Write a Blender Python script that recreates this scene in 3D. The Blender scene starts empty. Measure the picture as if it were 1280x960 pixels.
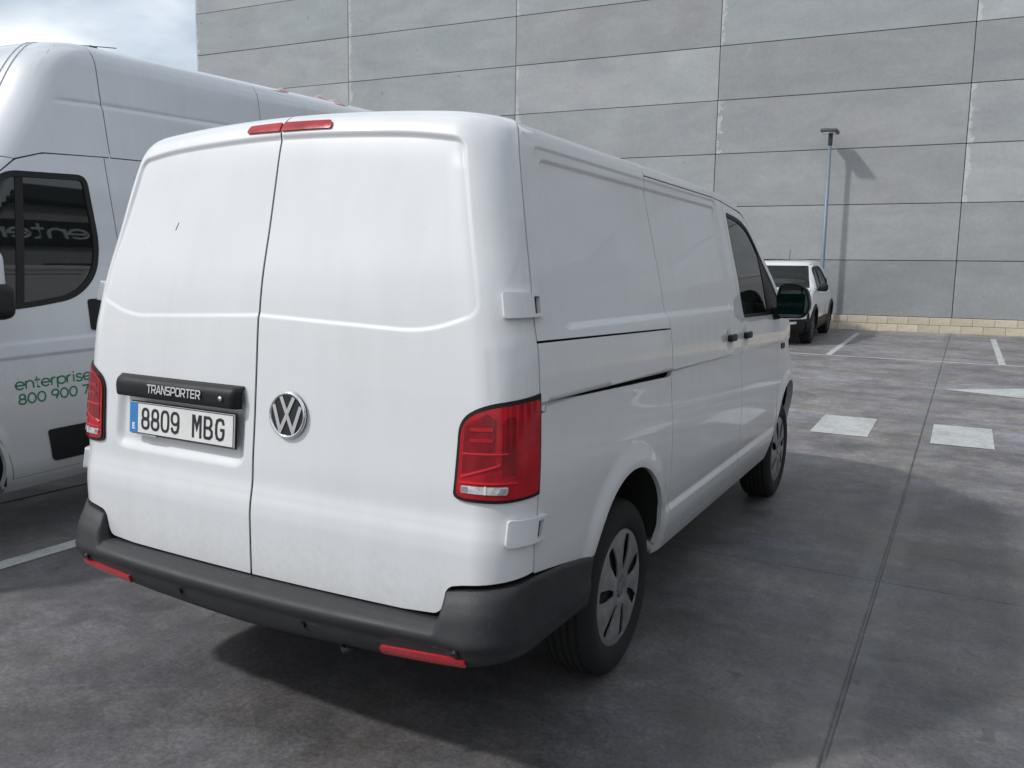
import bpy, bmesh, math, random
import numpy as np
from mathutils import Vector, Matrix
from mathutils.geometry import delaunay_2d_cdt
random.seed(7); rng = np.random.default_rng(7)
SC = bpy.context.scene
COL = SC.collection

# ------------------------------------------------------------------ camera
CAM = np.array([1.98922, -1.92757, 1.51830])
PITCH, ROLL, HEAD, FPX = 0.13188, 0.015784, -0.493207, 1054.6
def cam_axes():
    cy, sy = math.cos(HEAD), math.sin(HEAD)
    f = np.array([sy*math.cos(PITCH), cy*math.cos(PITCH), -math.sin(PITCH)])
    r = np.array([cy, -sy, 0.0]); u = np.cross(r, f)
    c, s = math.cos(ROLL), math.sin(ROLL)
    return c*r+s*u, -s*r+c*u, f
_r, _u, _f = cam_axes()
cam = bpy.data.objects.new('camera', bpy.data.cameras.new('camera'))
COL.objects.link(cam)
cam.matrix_world = Matrix(((_r[0], _u[0], -_f[0], CAM[0]), (_r[1], _u[1], -_f[1], CAM[1]), (_r[2], _u[2], -_f[2], CAM[2]), (0, 0, 0, 1)))
cam.data.sensor_width = 36.0
cam.data.lens = FPX*36.0/1280.0
cam.data.clip_start = 0.05; cam.data.clip_end = 2000
SC.camera = cam

# ------------------------------------------------------------------ sky, sun, exposure
SUN_DIR = Vector((0.80, 0.70, -1.0)).normalized()
el = math.asin(-SUN_DIR.z); az = math.atan2(-SUN_DIR.x, -SUN_DIR.y)
w = bpy.data.worlds.new('World'); SC.world = w; w.use_nodes = True
N, L = w.node_tree.nodes, w.node_tree.links
N.clear()
out = N.new('ShaderNodeOutputWorld'); bg = N.new('ShaderNodeBackground'); L.new(bg.outputs[0], out.inputs[0])
sky = N.new('ShaderNodeTexSky'); sky.sky_type = 'NISHITA'; sky.sun_disc = False
sky.sun_elevation = el; sky.sun_rotation = az % (2*math.pi); sky.dust_density = 2.0
tc = N.new('ShaderNodeTexCoord'); sep = N.new('ShaderNodeSeparateXYZ'); L.new(tc.outputs['Generated'], sep.inputs[0])
mz = N.new('ShaderNodeMath'); mz.operation = 'MAXIMUM'; L.new(sep.outputs[2], mz.inputs[0]); mz.inputs[1].default_value = 0.0
az_ = N.new('ShaderNodeMath'); az_.operation = 'ADD'; L.new(mz.outputs[0], az_.inputs[0]); az_.inputs[1].default_value = 0.22
dv = N.new('ShaderNodeVectorMath'); dv.operation = 'DIVIDE'; L.new(tc.outputs['Generated'], dv.inputs[0])
cmb = N.new('ShaderNodeCombineXYZ')
for i in range(3): L.new(az_.outputs[0], cmb.inputs[i])
L.new(cmb.outputs[0], dv.inputs[1])
ns = N.new('ShaderNodeTexNoise'); ns.inputs['Scale'].default_value = 1.35; ns.inputs['Detail'].default_value = 7; ns.inputs['Roughness'].default_value = 0.55
L.new(dv.outputs[0], ns.inputs['Vector'])
cr = N.new('ShaderNodeValToRGB'); cr.color_ramp.elements[0].position = 0.36; cr.color_ramp.elements[1].position = 0.60
cr.color_ramp.elements[0].color = (0.45, 0.45, 0.45, 1); cr.color_ramp.elements[1].color = (1, 1, 1, 1)
L.new(ns.outputs[0], cr.inputs[0])
ns2 = N.new('ShaderNodeTexNoise'); ns2.inputs['Scale'].default_value = 2.6; ns2.inputs['Detail'].default_value = 6
L.new(dv.outputs[0], ns2.inputs['Vector'])
cl = N.new('ShaderNodeValToRGB'); cl.color_ramp.elements[0].position = 0.3; cl.color_ramp.elements[1].position = 0.7
cl.color_ramp.elements[0].color = (5.0, 5.6, 6.3, 1); cl.color_ramp.elements[1].color = (10.2, 10.8, 11.4, 1)
L.new(ns2.outputs[0], cl.inputs[0])
mx = N.new('ShaderNodeMix'); mx.data_type = 'RGBA'
L.new(cr.outputs[0], mx.inputs['Factor']); L.new(sky.outputs[0], mx.inputs['A']); L.new(cl.outputs[0], mx.inputs['B'])
L.new(mx.outputs['Result'], bg.inputs[0]); bg.inputs[1].default_value = 0.10
sl = bpy.data.lights.new('sun', 'SUN'); sl.energy = 2.1; sl.angle = math.radians(3.0); sl.color = (1.0, 0.98, 0.95)
so = bpy.data.objects.new('sun', sl); COL.objects.link(so)
so.rotation_euler = SUN_DIR.to_track_quat('-Z', 'Y').to_euler(); so.location = (-8, -7, 12)
SC.view_settings.view_transform = 'Standard'; SC.view_settings.look = 'None'
SC.view_settings.exposure = 0.20; SC.view_settings.gamma = 1.0; SC.view_settings.use_curve_mapping = False

# ------------------------------------------------------------------ materials
def new_mat(name):
    m = bpy.data.materials.new(name); m.use_nodes = True
    return m, m.node_tree.nodes, m.node_tree.links, m.node_tree.nodes['Principled BSDF']
def noise(N, L, scale, detail=5, rough=0.6, vec=None, dist=0.0):
    n = N.new('ShaderNodeTexNoise'); n.inputs['Scale'].default_value = scale; n.inputs['Detail'].default_value = detail
    n.inputs['Roughness'].default_value = rough; n.inputs['Distortion'].default_value = dist
    if vec is not None: L.new(vec, n.inputs['Vector'])
    return n.outputs[0]
def ramp(N, L, src, stops):
    r = N.new('ShaderNodeValToRGB'); e = r.color_ramp.elements
    while len(e) < len(stops): e.new(0.5)
    for k, (p, c) in enumerate(stops):
        e[k].position = p; e[k].color = (c, c, c, 1) if not hasattr(c, '__len__') else (*c, 1)
    L.new(src, r.inputs[0]); return r.outputs[0]
def mixc(N, L, f, a, b, mode='MIX'):
    m = N.new('ShaderNodeMix'); m.data_type = 'RGBA'; m.blend_type = mode
    for s, v in (('Factor', f), ('A', a), ('B', b)):
        k = m.inputs[s]
        if s == 'Factor': k = m.inputs[0]
        if isinstance(v, (int, float)): k.default_value = v
        elif isinstance(v, tuple): k.default_value = (*v, 1)
        else: L.new(v, k)
    return m.outputs['Result']
def bump(N, L, P, src, strength, dist=0.01):
    b = N.new('ShaderNodeBump'); b.inputs['Strength'].default_value = strength; b.inputs['Distance'].default_value = dist
    L.new(src, b.inputs['Height']); L.new(b.outputs[0], P.inputs['Normal'])
def objco(N, scale=None, L=None):
    t = N.new('ShaderNodeTexCoord'); v = t.outputs['Object']
    if scale:
        m = N.new('ShaderNodeMapping'); m.inputs['Scale'].default_value = scale; L.new(v, m.inputs[0]); v = m.outputs[0]
    return v
def simple(name, col, rough=0.5, metal=0.0, coat=0.0, var=0.0, vscale=20.0, bmp=0.0, bscale=200.0, spec=0.5):
    m, N, L, P = new_mat(name)
    P.inputs['Roughness'].default_value = rough; P.inputs['Metallic'].default_value = metal
    P.inputs['Coat Weight'].default_value = coat; P.inputs['Coat Roughness'].default_value = 0.06
    P.inputs['Specular IOR Level'].default_value = spec
    v = objco(N)
    if var > 0:
        n = noise(N, L, vscale, 6, 0.65, v)
        c = ramp(N, L, n, [(0.3, tuple(x*(1-var) for x in col)), (0.7, tuple(min(1, x*(1+var)) for x in col))])
        L.new(c, P.inputs['Base Color'])
        L.new(ramp(N, L, n, [(0.3, max(0.02, rough-0.08)), (0.7, min(1, rough+0.1))]), P.inputs['Roughness'])
    else: P.inputs['Base Color'].default_value = (*col, 1)
    if bmp > 0: bump(N, L, P, noise(N, L, bscale, 3, 0.5, v), bmp, 0.004)
    return m
def paint(name, col, dirt=0.25):
    m, N, L, P = new_mat(name); v = objco(N)
    n1 = noise(N, L, 1.6, 6, 0.6, v); n2 = noise(N, L, 38, 4, 0.7, v)
    vs = objco(N, (9, 9, 1.1), L); n3 = noise(N, L, 1.4, 5, 0.6, vs)
    f = N.new('ShaderNodeMath'); f.operation = 'MULTIPLY'; L.new(n1, f.inputs[0]); L.new(n3, f.inputs[1])
    d = ramp(N, L, f.outputs[0], [(0.2, 0.0), (0.5, dirt)])
    c = mixc(N, L, d, col, tuple(x*k for x, k in zip(col, (0.70, 0.68, 0.65))))
    spk = ramp(N, L, noise(N, L, 85, 2, 0.5, v), [(0.765, 0.0), (0.79, 0.4)])
    c = mixc(N, L, spk, c, (0.30, 0.28, 0.26))
    # road grime thrown up low on the bodywork
    sp = N.new('ShaderNodeSeparateXYZ'); L.new(v, sp.inputs[0])
    ad = N.new('ShaderNodeMath'); ad.operation = 'MULTIPLY_ADD'; L.new(n2, ad.inputs[0]); ad.inputs[1].default_value = 0.35; L.new(sp.outputs[2], ad.inputs[2])
    low = ramp(N, L, ad.outputs[0], [(0.55, 0.40), (0.86, 0.0)])
    c = mixc(N, L, low, c, (0.36, 0.345, 0.33))
    L.new(c, P.inputs['Base Color'])
    P.inputs['Roughness'].default_value = 0.42
    P.inputs['Coat Weight'].default_value = 1.0; P.inputs['Coat IOR'].default_value = 1.55
    L.new(ramp(N, L, n1, [(0.3, 0.02), (0.75, 0.10)]), P.inputs['Coat Roughness'])
    # very slight sheet metal waviness
    bump(N, L, P, noise(N, L, 2.6, 2, 0.4, v), 0.06, 0.02)
    return m
def glass(name, tint, alpha):
    m, N, L, P = new_mat(name)
    tr = N.new('ShaderNodeBsdfTransparent'); tr.inputs[0].default_value = (*tint, 1)
    gl = N.new('ShaderNodeBsdfGlossy'); gl.inputs['Roughness'].default_value = 0.015
    dif = N.new('ShaderNodeBsdfDiffuse'); dif.inputs[0].default_value = (0.012, 0.016, 0.015, 1)
    m1 = N.new('ShaderNodeMixShader'); m1.inputs[0].default_value = alpha
    L.new(tr.outputs[0], m1.inputs[1]); L.new(dif.outputs[0], m1.inputs[2])
    fr = N.new('ShaderNodeFresnel'); fr.inputs[0].default_value = 1.75
    m2 = N.new('ShaderNodeMixShader'); L.new(fr.outputs[0], m2.inputs[0]); L.new(m1.outputs[0], m2.inputs[1]); L.new(gl.outputs[0], m2.inputs[2])
    L.new(m2.outputs[0], N['Material Output'].inputs[0]); return m
M = {}
M['white'] = paint('white_van_paint', (0.69, 0.70, 0.715))
M['white2'] = paint('white_high_roof_paint', (0.58, 0.605, 0.635), 0.3)
M['white3'] = paint('white_car_paint', (0.78, 0.79, 0.80), 0.1)
def bumper_mat():
    m, N, L, P = new_mat('grained_grey_bumper_plastic'); v = objco(N)
    n = noise(N, L, 5, 7, 0.7, v, 0.6); sc = objco(N, (3, 40, 40), L); n2 = noise(N, L, 1.5, 6, 0.7, sc)
    c = ramp(N, L, n, [(0.3, (0.011, 0.0125, 0.015)), (0.55, (0.019, 0.021, 0.024)), (0.75, (0.036, 0.035, 0.034))])
    c = mixc(N, L, ramp(N, L, n2, [(0.58, 0.0), (0.72, 0.5)]), c, (0.062, 0.060, 0.057))
    L.new(c, P.inputs['Base Color']); L.new(ramp(N, L, n, [(0.3, 0.42), (0.7, 0.68)]), P.inputs['Roughness'])
    bump(N, L, P, noise(N, L, 420, 3, 0.5, v), 0.3, 0.004); return m
M['bumper'] = bumper_mat()
M['black'] = simple('black_plastic', (0.011, 0.011, 0.012), 0.5, var=0.2, vscale=30, spec=0.3)
M['rubber'] = simple('tyre_rubber', (0.011, 0.011, 0.011), 0.9, var=0.35, vscale=24, bmp=0.2, bscale=160)
M['under'] = simple('dark_underbody', (0.010, 0.010, 0.010), 0.9, var=0.3, vscale=8)
M['hubcap'] = simple('grey_hubcap_plastic', (0.23, 0.23, 0.232), 0.45, metal=0.3, var=0.28, vscale=14)
M['hubdark'] = simple('dark_hubcap_recess', (0.008, 0.008, 0.008), 0.8)
M['chrome'] = simple('chrome', (0.72, 0.74, 0.76), 0.12, metal=1.0)
M['chromeflat'] = simple('satin_chrome', (0.62, 0.64, 0.66), 0.28, metal=1.0)
M['plate'] = simple('white_plate', (0.72, 0.72, 0.70), 0.35, coat=0.4, var=0.06, vscale=18)
M['plateblue'] = simple('plate_blue', (0.010, 0.19, 0.50), 0.35, coat=0.4)
M['ink'] = simple('black_print', (0.012, 0.012, 0.014), 0.4)
M['inkwhite'] = simple('white_print', (0.75, 0.76, 0.76), 0.4)
M['green'] = simple('green_print', (0.010, 0.16, 0.075), 0.4)
M['greensign'] = simple('green_sign', (0.012, 0.30, 0.20), 0.4)
M['red'] = simple('red_lens', (0.40, 0.006, 0.014), 0.16, spec=0.3, coat=0.35, var=0.35, vscale=9)
M['reddark'] = simple('dark_red_lens', (0.21, 0.003, 0.008), 0.16, spec=0.3, coat=0.35, var=0.3, vscale=20)
M['redlite'] = simple('bright_red_lens', (0.62, 0.02, 0.032), 0.16, spec=0.3, coat=0.35)
M['reflector'] = simple('red_reflector', (0.42, 0.012, 0.02), 0.2, coat=0.6, var=0.25, vscale=120)
M['greenblack'] = simple('green_black_film', (0.006, 0.022, 0.014), 0.3, coat=0.5)
M['clear'] = simple('clear_lamp', (0.75, 0.75, 0.75), 0.10, metal=0.45, coat=1.0, var=0.4, vscale=60)
M['glass'] = glass('tinted_window_glass', (0.62, 0.70, 0.67), 0.22)
M['glassdark'] = glass('dark_window_glass', (0.34, 0.38, 0.37), 0.55)
M['seat'] = simple('dark_seat_cloth', (0.018, 0.018, 0.02), 0.9, var=0.2, vscale=90)
M['liner'] = simple('pale_cab_lining', (0.34, 0.35, 0.34), 0.8, var=0.1)
M['alum'] = simple('galvanised_pole', (0.17, 0.22, 0.27), 0.5, metal=0.2, var=0.12, vscale=6)
M['lamphead'] = simple('dark_grey_lamp_metal', (0.07, 0.075, 0.08), 0.5, var=0.15)
M['mirror'] = simple('mirror_glass', (0.034, 0.040, 0.043), 0.015, metal=1.0)
M['pink'] = simple('pale_pink_cloth', (0.50, 0.36, 0.37), 0.8, var=0.35, vscale=30)

def wall_mat():
    m, N, L, P = new_mat('precast_concrete')
    oi = N.new('ShaderNodeObjectInfo'); tcx = N.new('ShaderNodeTexCoord')
    mp = N.new('ShaderNodeMapping'); L.new(tcx.outputs['Object'], mp.inputs[0])
    sh = N.new('ShaderNodeVectorMath'); sh.operation = 'SCALE'; L.new(oi.outputs['Location'], sh.inputs[0]); sh.inputs['Scale'].default_value = 3.7
    L.new(sh.outputs[0], mp.inputs['Location'])
    v = mp.outputs[0]
    m2 = N.new('ShaderNodeMapping'); L.new(v, m2.inputs[0]); m2.inputs['Scale'].default_value = (0.55, 1, 1.5)
    n_h = noise(N, L, 1.1, 7, 0.62, m2.outputs[0], 0.4)
    n_f = noise(N, L, 14, 6, 0.7, v); n_b = noise(N, L, 0.55, 4, 0.55, v)
    base = ramp(N, L, n_h, [(0.25, (0.305, 0.322, 0.326)), (0.5, (0.355, 0.366, 0.368)), (0.78, (0.415, 0.424, 0.424))])
    tint = ramp(N, L, oi.outputs['Random'], [(0.0, (0.70, 0.71, 0.71)), (0.30, (0.93, 0.91, 0.915)), (0.55, (0.97, 1.00, 1.005)), (0.8, (1.08, 1.06, 1.065)), (1.0, (1.18, 1.20, 1.20))])
    c = mixc(N, L, 1.0, base, tint, 'MULTIPLY')
    c = mixc(N, L, 1.0, c, ramp(N, L, n_f, [(0.3, 0.92), (0.7, 1.06)]), 'MULTIPLY')
    c = mixc(N, L, 1.0, c, ramp(N, L, n_b, [(0.3, (0.94, 0.93, 0.945)), (0.7, (1.03, 1.06, 1.06))]), 'MULTIPLY')
    # pale lime bloom that starts at the left joint of some panels
    so_ = N.new('ShaderNodeSeparateXYZ'); L.new(tcx.outputs['Object'], so_.inputs[0])
    def math_(op, a, b):
        k = N.new('ShaderNodeMath'); k.operation = op
        for i, q in enumerate((a, b)):
            if isinstance(q, (int, float)): k.inputs[i].default_value = q
            else: L.new(q, k.inputs[i])
        return k.outputs[0]
    wob = noise(N, L, 4.5, 4, 0.7, v)
    wid = math_('MULTIPLY', math_('SUBTRACT', wob, 0.36), 0.60)
    wid = math_('MULTIPLY', wid, math_('GREATER_THAN', oi.outputs['Random'], 0.30))
    edge = math_('SUBTRACT', wid, so_.outputs[0])
    bl = ramp(N, L, edge, [(0.0, 0.0), (0.035, 0.75)])
    gr = ramp(N, L, noise(N, L, 22, 3, 0.7, v), [(0.35, 0.35), (0.6, 1.0)])
    c = mixc(N, L, math_('MULTIPLY', bl, gr), c, (0.58, 0.59, 0.58))
    # sparse pale rubs and small dark marks
    rub = ramp(N, L, noise(N, L, 2.3, 7, 0.75, v, 1.2), [(0.62, 0.0), (0.74, 0.6)])
    c = mixc(N, L, rub, c, (0.46, 0.47, 0.46))
    drk = ramp(N, L, noise(N, L, 5.5, 2, 0.4, v), [(0.755, 0.0), (0.79, 0.45)])
    c = mixc(N, L, drk, c, (0.13, 0.13, 0.13))
    L.new(c, P.inputs['Base Color']); P.inputs['Roughness'].default_value = 0.88
    bump(N, L, P, n_f, 0.25, 0.006); return m
M['concrete'] = wall_mat()
M['joint'] = simple('dark_joint', (0.21, 0.215, 0.22), 0.9)
def block_mat():
    m, N, L, P = new_mat('cream_block'); oi = N.new('ShaderNodeObjectInfo'); v = objco(N)
    tint = ramp(N, L, oi.outputs['Random'], [(0.0, (0.56, 0.49, 0.37)), (0.5, (0.60, 0.53, 0.41)), (1.0, (0.64, 0.58, 0.46))])
    g = ramp(N, L, noise(N, L, 3.0, 6, 0.7, oi.outputs['Location']), [(0.3, 0.85), (0.7, 1.05)])
    c = mixc(N, L, 1.0, tint, ramp(N, L, noise(N, L, 9, 6, 0.7, v), [(0.25, 0.80), (0.7, 1.08)]), 'MULTIPLY')
    c = mixc(N, L, 1.0, c, g, 'MULTIPLY')
    L.new(c, P.inputs['Base Color']); P.inputs['Roughness'].default_value = 0.9
    bump(N, L, P, noise(N, L, 60, 4, 0.6, v), 0.3, 0.006); return m
M['block'] = block_mat()
def ground_mat():
    m, N, L, P = new_mat('worn_grey_concrete'); g = N.new('ShaderNodeNewGeometry'); v = g.outputs['Position']
    mp = N.new('ShaderNodeMapping'); L.new(v, mp.inputs[0]); mp.inputs['Rotation'].default_value = (0, 0, 0.12); mp.inputs['Scale'].default_value = (0.32, 1.3, 1)
    st = noise(N, L, 1.0, 8, 0.65, mp.outputs[0], 0.6)
    big = noise(N, L, 0.42, 5, 0.55, v, 0.5); mid = noise(N, L, 2.2, 7, 0.68, v, 0.3); fine = noise(N, L, 55, 5, 0.75, v); grit = noise(N, L, 260, 3, 0.6, v)
    base = ramp(N, L, st, [(0.28, (0.083, 0.079, 0.081)), (0.5, (0.113, 0.108, 0.111)), (0.72, (0.151, 0.146, 0.149))])
    c = mixc(N, L, 1.0, base, ramp(N, L, big, [(0.32, (0.78, 0.785, 0.80)), (0.66, (1.15, 1.14, 1.13))]), 'MULTIPLY')
    c = mixc(N, L, 1.0, c, ramp(N, L, mid, [(0.28, 0.62), (0.5, 1.0), (0.72, 1.28)]), 'MULTIPLY')
    c = mixc(N, L, 1.0, c, ramp(N, L, fine, [(0.32, 0.66), (0.5, 1.0), (0.68, 1.34)]), 'MULTIPLY')
    c = mixc(N, L, 1.0, c, ramp(N, L, grit, [(0.3, 0.70), (0.7, 1.32)]), 'MULTIPLY')
    pale = ramp(N, L, noise(N, L, 1.3, 8, 0.78, v, 1.0), [(0.56, 0.0), (0.70, 0.55)])
    c = mixc(N, L, pale, c, (0.19, 0.185, 0.18))
    oil = ramp(N, L, noise(N, L, 1.9, 3, 0.5, mp.outputs[0]), [(0.66, 0.0), (0.72, 0.55)])
    c = mixc(N, L, oil, c, (0.040, 0.040, 0.042))
    # far ground painted paler, in place of its sheen at grazing view
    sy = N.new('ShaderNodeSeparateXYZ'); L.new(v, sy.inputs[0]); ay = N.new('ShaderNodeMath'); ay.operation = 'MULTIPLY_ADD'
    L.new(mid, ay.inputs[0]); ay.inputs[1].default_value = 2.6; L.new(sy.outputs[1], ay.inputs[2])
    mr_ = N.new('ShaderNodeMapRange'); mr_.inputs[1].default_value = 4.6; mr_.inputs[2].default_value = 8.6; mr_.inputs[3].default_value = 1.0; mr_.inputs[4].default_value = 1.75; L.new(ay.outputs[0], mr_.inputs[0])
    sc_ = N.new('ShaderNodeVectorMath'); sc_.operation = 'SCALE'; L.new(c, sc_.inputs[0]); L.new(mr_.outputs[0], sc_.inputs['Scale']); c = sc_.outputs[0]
    # pale cement wear beside the long joint
    px_ = N.new('ShaderNodeSeparateXYZ'); L.new(v, px_.inputs[0])
    jx = N.new('ShaderNodeMath'); jx.operation = 'SUBTRACT'; L.new(px_.outputs[0], jx.inputs[0]); jx.inputs[1].default_value = 1.69
    jb = N.new('ShaderNodeMath'); jb.operation = 'ABSOLUTE'; L.new(jx.outputs[0], jb.inputs[0])
    jw = N.new('ShaderNodeMath'); jw.operation = 'MULTIPLY_ADD'; L.new(mid, jw.inputs[0]); jw.inputs[1].default_value = -0.16; L.new(jb.outputs[0], jw.inputs[2])
    c = mixc(N, L, ramp(N, L, jw.outputs[0], [(0.0, 0.42), (0.05, 0.0)]), c, (0.165, 0.16, 0.16))
    # scuffs: short streaks in two directions, and speckle
    for ang, scl in ((0.25, (2.3, 1.0, 1)), (-0.6, (1.0, 2.0, 1))):
        mq = N.new('ShaderNodeMapping'); L.new(v, mq.inputs[0]); mq.inputs['Rotation'].default_value = (0, 0, ang); mq.inputs['Scale'].default_value = scl
        c = mixc(N, L, 1.0, c, ramp(N, L, noise(N, L, 1.6, 8, 0.72, mq.outputs[0], 0.8), [(0.30, 0.84), (0.5, 1.0), (0.70, 1.17)]), 'MULTIPLY')
    c = mixc(N, L, 1.0, c, ramp(N, L, noise(N, L, 7.0, 9, 0.75, v, 0.2), [(0.3, 0.80), (0.5, 1.0), (0.7, 1.20)]), 'MULTIPLY')
    spk = ramp(N, L, noise(N, L, 34, 2, 0.5, v), [(0.755, 0.0), (0.78, 0.6)])
    c = mixc(N, L, spk, c, (0.26, 0.255, 0.25))
    drip = ramp(N, L, noise(N, L, 5.5, 3, 0.6, v, 0.4), [(0.685, 0.0), (0.72, 0.55)]); c = mixc(N, L, drip, c, (0.050, 0.047, 0.045))
    n18 = noise(N, L, 19.0, 8, 0.8, v, 0.3); c = mixc(N, L, 1.0, c, ramp(N, L, n18, [(0.3, 0.80), (0.5, 1.0), (0.7, 1.20)]), 'MULTIPLY')
    brn = ramp(N, L, noise(N, L, 0.9, 6, 0.7, v, 0.6), [(0.52, 0.0), (0.66, 0.40)]); c = mixc(N, L, brn, c, (0.082, 0.073, 0.062))
    # faint curved tyre scuffs across the bay
    mw = N.new('ShaderNodeMapping'); L.new(v, mw.inputs[0]); mw.inputs['Location'].default_value = (-1.1, 2.6, 0)
    ln = N.new('ShaderNodeVectorMath'); ln.operation = 'LENGTH'; L.new(mw.outputs[0], ln.inputs[0])
    m1 = N.new('ShaderNodeMapRange'); m1.interpolation_type = 'SMOOTHSTEP'; L.new(ln.outputs['Value'], m1.inputs[0]); m1.inputs[1].default_value = 3.95; m1.inputs[2].default_value = 4.02
    m2_ = N.new('ShaderNodeMapRange'); m2_.interpolation_type = 'SMOOTHSTEP'; L.new(ln.outputs['Value'], m2_.inputs[0]); m2_.inputs[1].default_value = 4.16; m2_.inputs[2].default_value = 4.22; m2_.inputs[3].default_value = 1; m2_.inputs[4].default_value = 0
    mm_ = N.new('ShaderNodeMath'); mm_.operation = 'MULTIPLY'; L.new(m1.outputs[0], mm_.inputs[0]); L.new(m2_.outputs[0], mm_.inputs[1])
    mk = N.new('ShaderNodeMath'); mk.operation = 'MULTIPLY'; L.new(mm_.outputs[0], mk.inputs[0]); L.new(ramp(N, L, mid, [(0.42, 0.0), (0.6, 0.5)]), mk.inputs[1])
    c = mixc(N, L, mk.outputs[0], c, (0.045, 0.045, 0.047))
    # brownish and bluish stain patches
    c = mixc(N, L, 1.0, c, ramp(N, L, noise(N, L, 1.15, 5, 0.6, v, 0.8), [(0.34, (1.03, 1.0, 0.94)), (0.5, (1, 1, 1)), (0.66, (0.92, 0.96, 1.07))]), 'MULTIPLY')
    L.new(c, P.inputs['Base Color'])
    L.new(ramp(N, L, mid, [(0.3, 0.44), (0.7, 0.66)]), P.inputs['Roughness'])
    P.inputs['Specular IOR Level'].default_value = 0.55
    h = N.new('ShaderNodeMath'); h.operation = 'ADD'; L.new(fine, h.inputs[0]); L.new(grit, h.inputs[1])
    bump(N, L, P, h.outputs[0], 0.16, 0.004); return m
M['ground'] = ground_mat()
def line_mat():
    m, N, L, P = new_mat('worn_white_road_paint'); g = N.new('ShaderNodeNewGeometry'); v = g.outputs['Position']
    a = noise(N, L, 3.5, 8, 0.75, v); b = noise(N, L, 60, 4, 0.7, v)
    c = ramp(N, L, a, [(0.3, (0.30, 0.31, 0.305)), (0.5, (0.46, 0.475, 0.465)), (0.75, (0.56, 0.575, 0.565))])
    hole = ramp(N, L, b, [(0.54, 0.0), (0.68, 0.7)])
    wr_ = ramp(N, L, noise(N, L, 7.0, 8, 0.8, v, 0.5), [(0.52, 0.0), (0.66, 0.55)]); c = mixc(N, L, wr_, c, (0.20, 0.20, 0.20))
    c = mixc(N, L, hole, c, (0.12, 0.115, 0.115))
    L.new(c, P.inputs['Base Color']); P.inputs['Roughness'].default_value = 0.6
    bump(N, L, P, b, 0.1, 0.003); return m
M['line'] = line_mat()

# ------------------------------------------------------------------ object helpers
def tag(o, label=None, cat=None, group=None, kind=None):
    for k, v in (('label', label), ('category', cat), ('group', group), ('kind', kind)):
        if v: o[k] = v
    return o
def empty(name, loc=(0, 0, 0), rot=(0, 0, 0), **kw):
    o = bpy.data.objects.new(name, None); COL.objects.link(o); o.location = loc; o.rotation_euler = rot
    o.empty_display_size = 0.2
    return tag(o, **kw)
def mesh_obj(name, verts, faces, m, parent=None, smooth=False, normals=None):
    me = bpy.data.meshes.new(name)
    me.from_pydata([tuple(map(float, v)) for v in verts], [], [tuple(map(int, f)) for f in faces])
    if m is not None: me.materials.append(m)
    if smooth or normals is not None:
        me.polygons.foreach_set('use_smooth', [True]*len(me.polygons))
    me.update()
    if normals is not None: me.normals_split_custom_set_from_vertices([tuple(map(float, n)) for n in normals])
    o = bpy.data.objects.new(name, me); COL.objects.link(o)
    if parent is not None: o.parent = parent
    return o
def bm_obj(name, bm, m, parent=None, smooth=False):
    me = bpy.data.meshes.new(name); bm.normal_update(); bm.to_mesh(me); bm.free()
    if m is not None: me.materials.append(m)
    if smooth: me.polygons.foreach_set('use_smooth', [True]*len(me.polygons))
    o = bpy.data.objects.new(name, me); COL.objects.link(o)
    if parent is not None: o.parent = parent
    return o
def box_bm(bm, c, s, bev=0.0, seg=2, mat=None):
    r = bmesh.ops.create_cube(bm, size=1.0); vs = r['verts']
    for v in vs: v.co = Vector((v.co.x*s[0], v.co.y*s[1], v.co.z*s[2]))
    if bev > 0:
        es = list({e for v in vs for e in v.link_edges})
        rb = bmesh.ops.bevel(bm, geom=es, offset=bev, segments=seg, affect='EDGES', profile=0.5)
        vs = list({v for f in rb['faces'] for v in f.verts} | {v for v in vs if v.is_valid})
    for v in vs:
        if mat is not None: v.co = mat @ v.co
        v.co += Vector(c)
    return vs
def box(name, c, s, m, parent=None, bev=0.0, seg=2, smooth=False, mat=None):
    bm = bmesh.new(); box_bm(bm, c, s, bev, seg, mat); return bm_obj(name, bm, m, parent, smooth)
def tube(name, pts, rad, m, parent=None, n=12, caps=True):
    pts = [Vector(p) for p in pts]; rad = rad if hasattr(rad, '__len__') else [rad]*len(pts)
    V, F = [], []
    for i, p in enumerate(pts):
        d = (pts[min(i+1, len(pts)-1)]-pts[max(i-1, 0)]).normalized()
        a = d.orthogonal().normalized() if i == 0 else (pa - d*pa.dot(d)).normalized()
        pa = a; b = d.cross(a)
        for k in range(n):
            t = 2*math.pi*k/n; V.append(p+(a*math.cos(t)+b*math.sin(t))*rad[i])
    for i in range(len(pts)-1):
        for k in range(n): F.append((i*n+k, i*n+(k+1) % n, (i+1)*n+(k+1) % n, (i+1)*n+k))
    if caps: F += [tuple(range(n))[::-1], tuple(range((len(pts)-1)*n, len(pts)*n))]
    return mesh_obj(name, V, F, m, parent, smooth=True)
def sstep(x, a=0.0, b=1.0):
    t = np.clip((np.asarray(x, float)-a)/(b-a), 0, 1); return t*t*(3-2*t)
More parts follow.
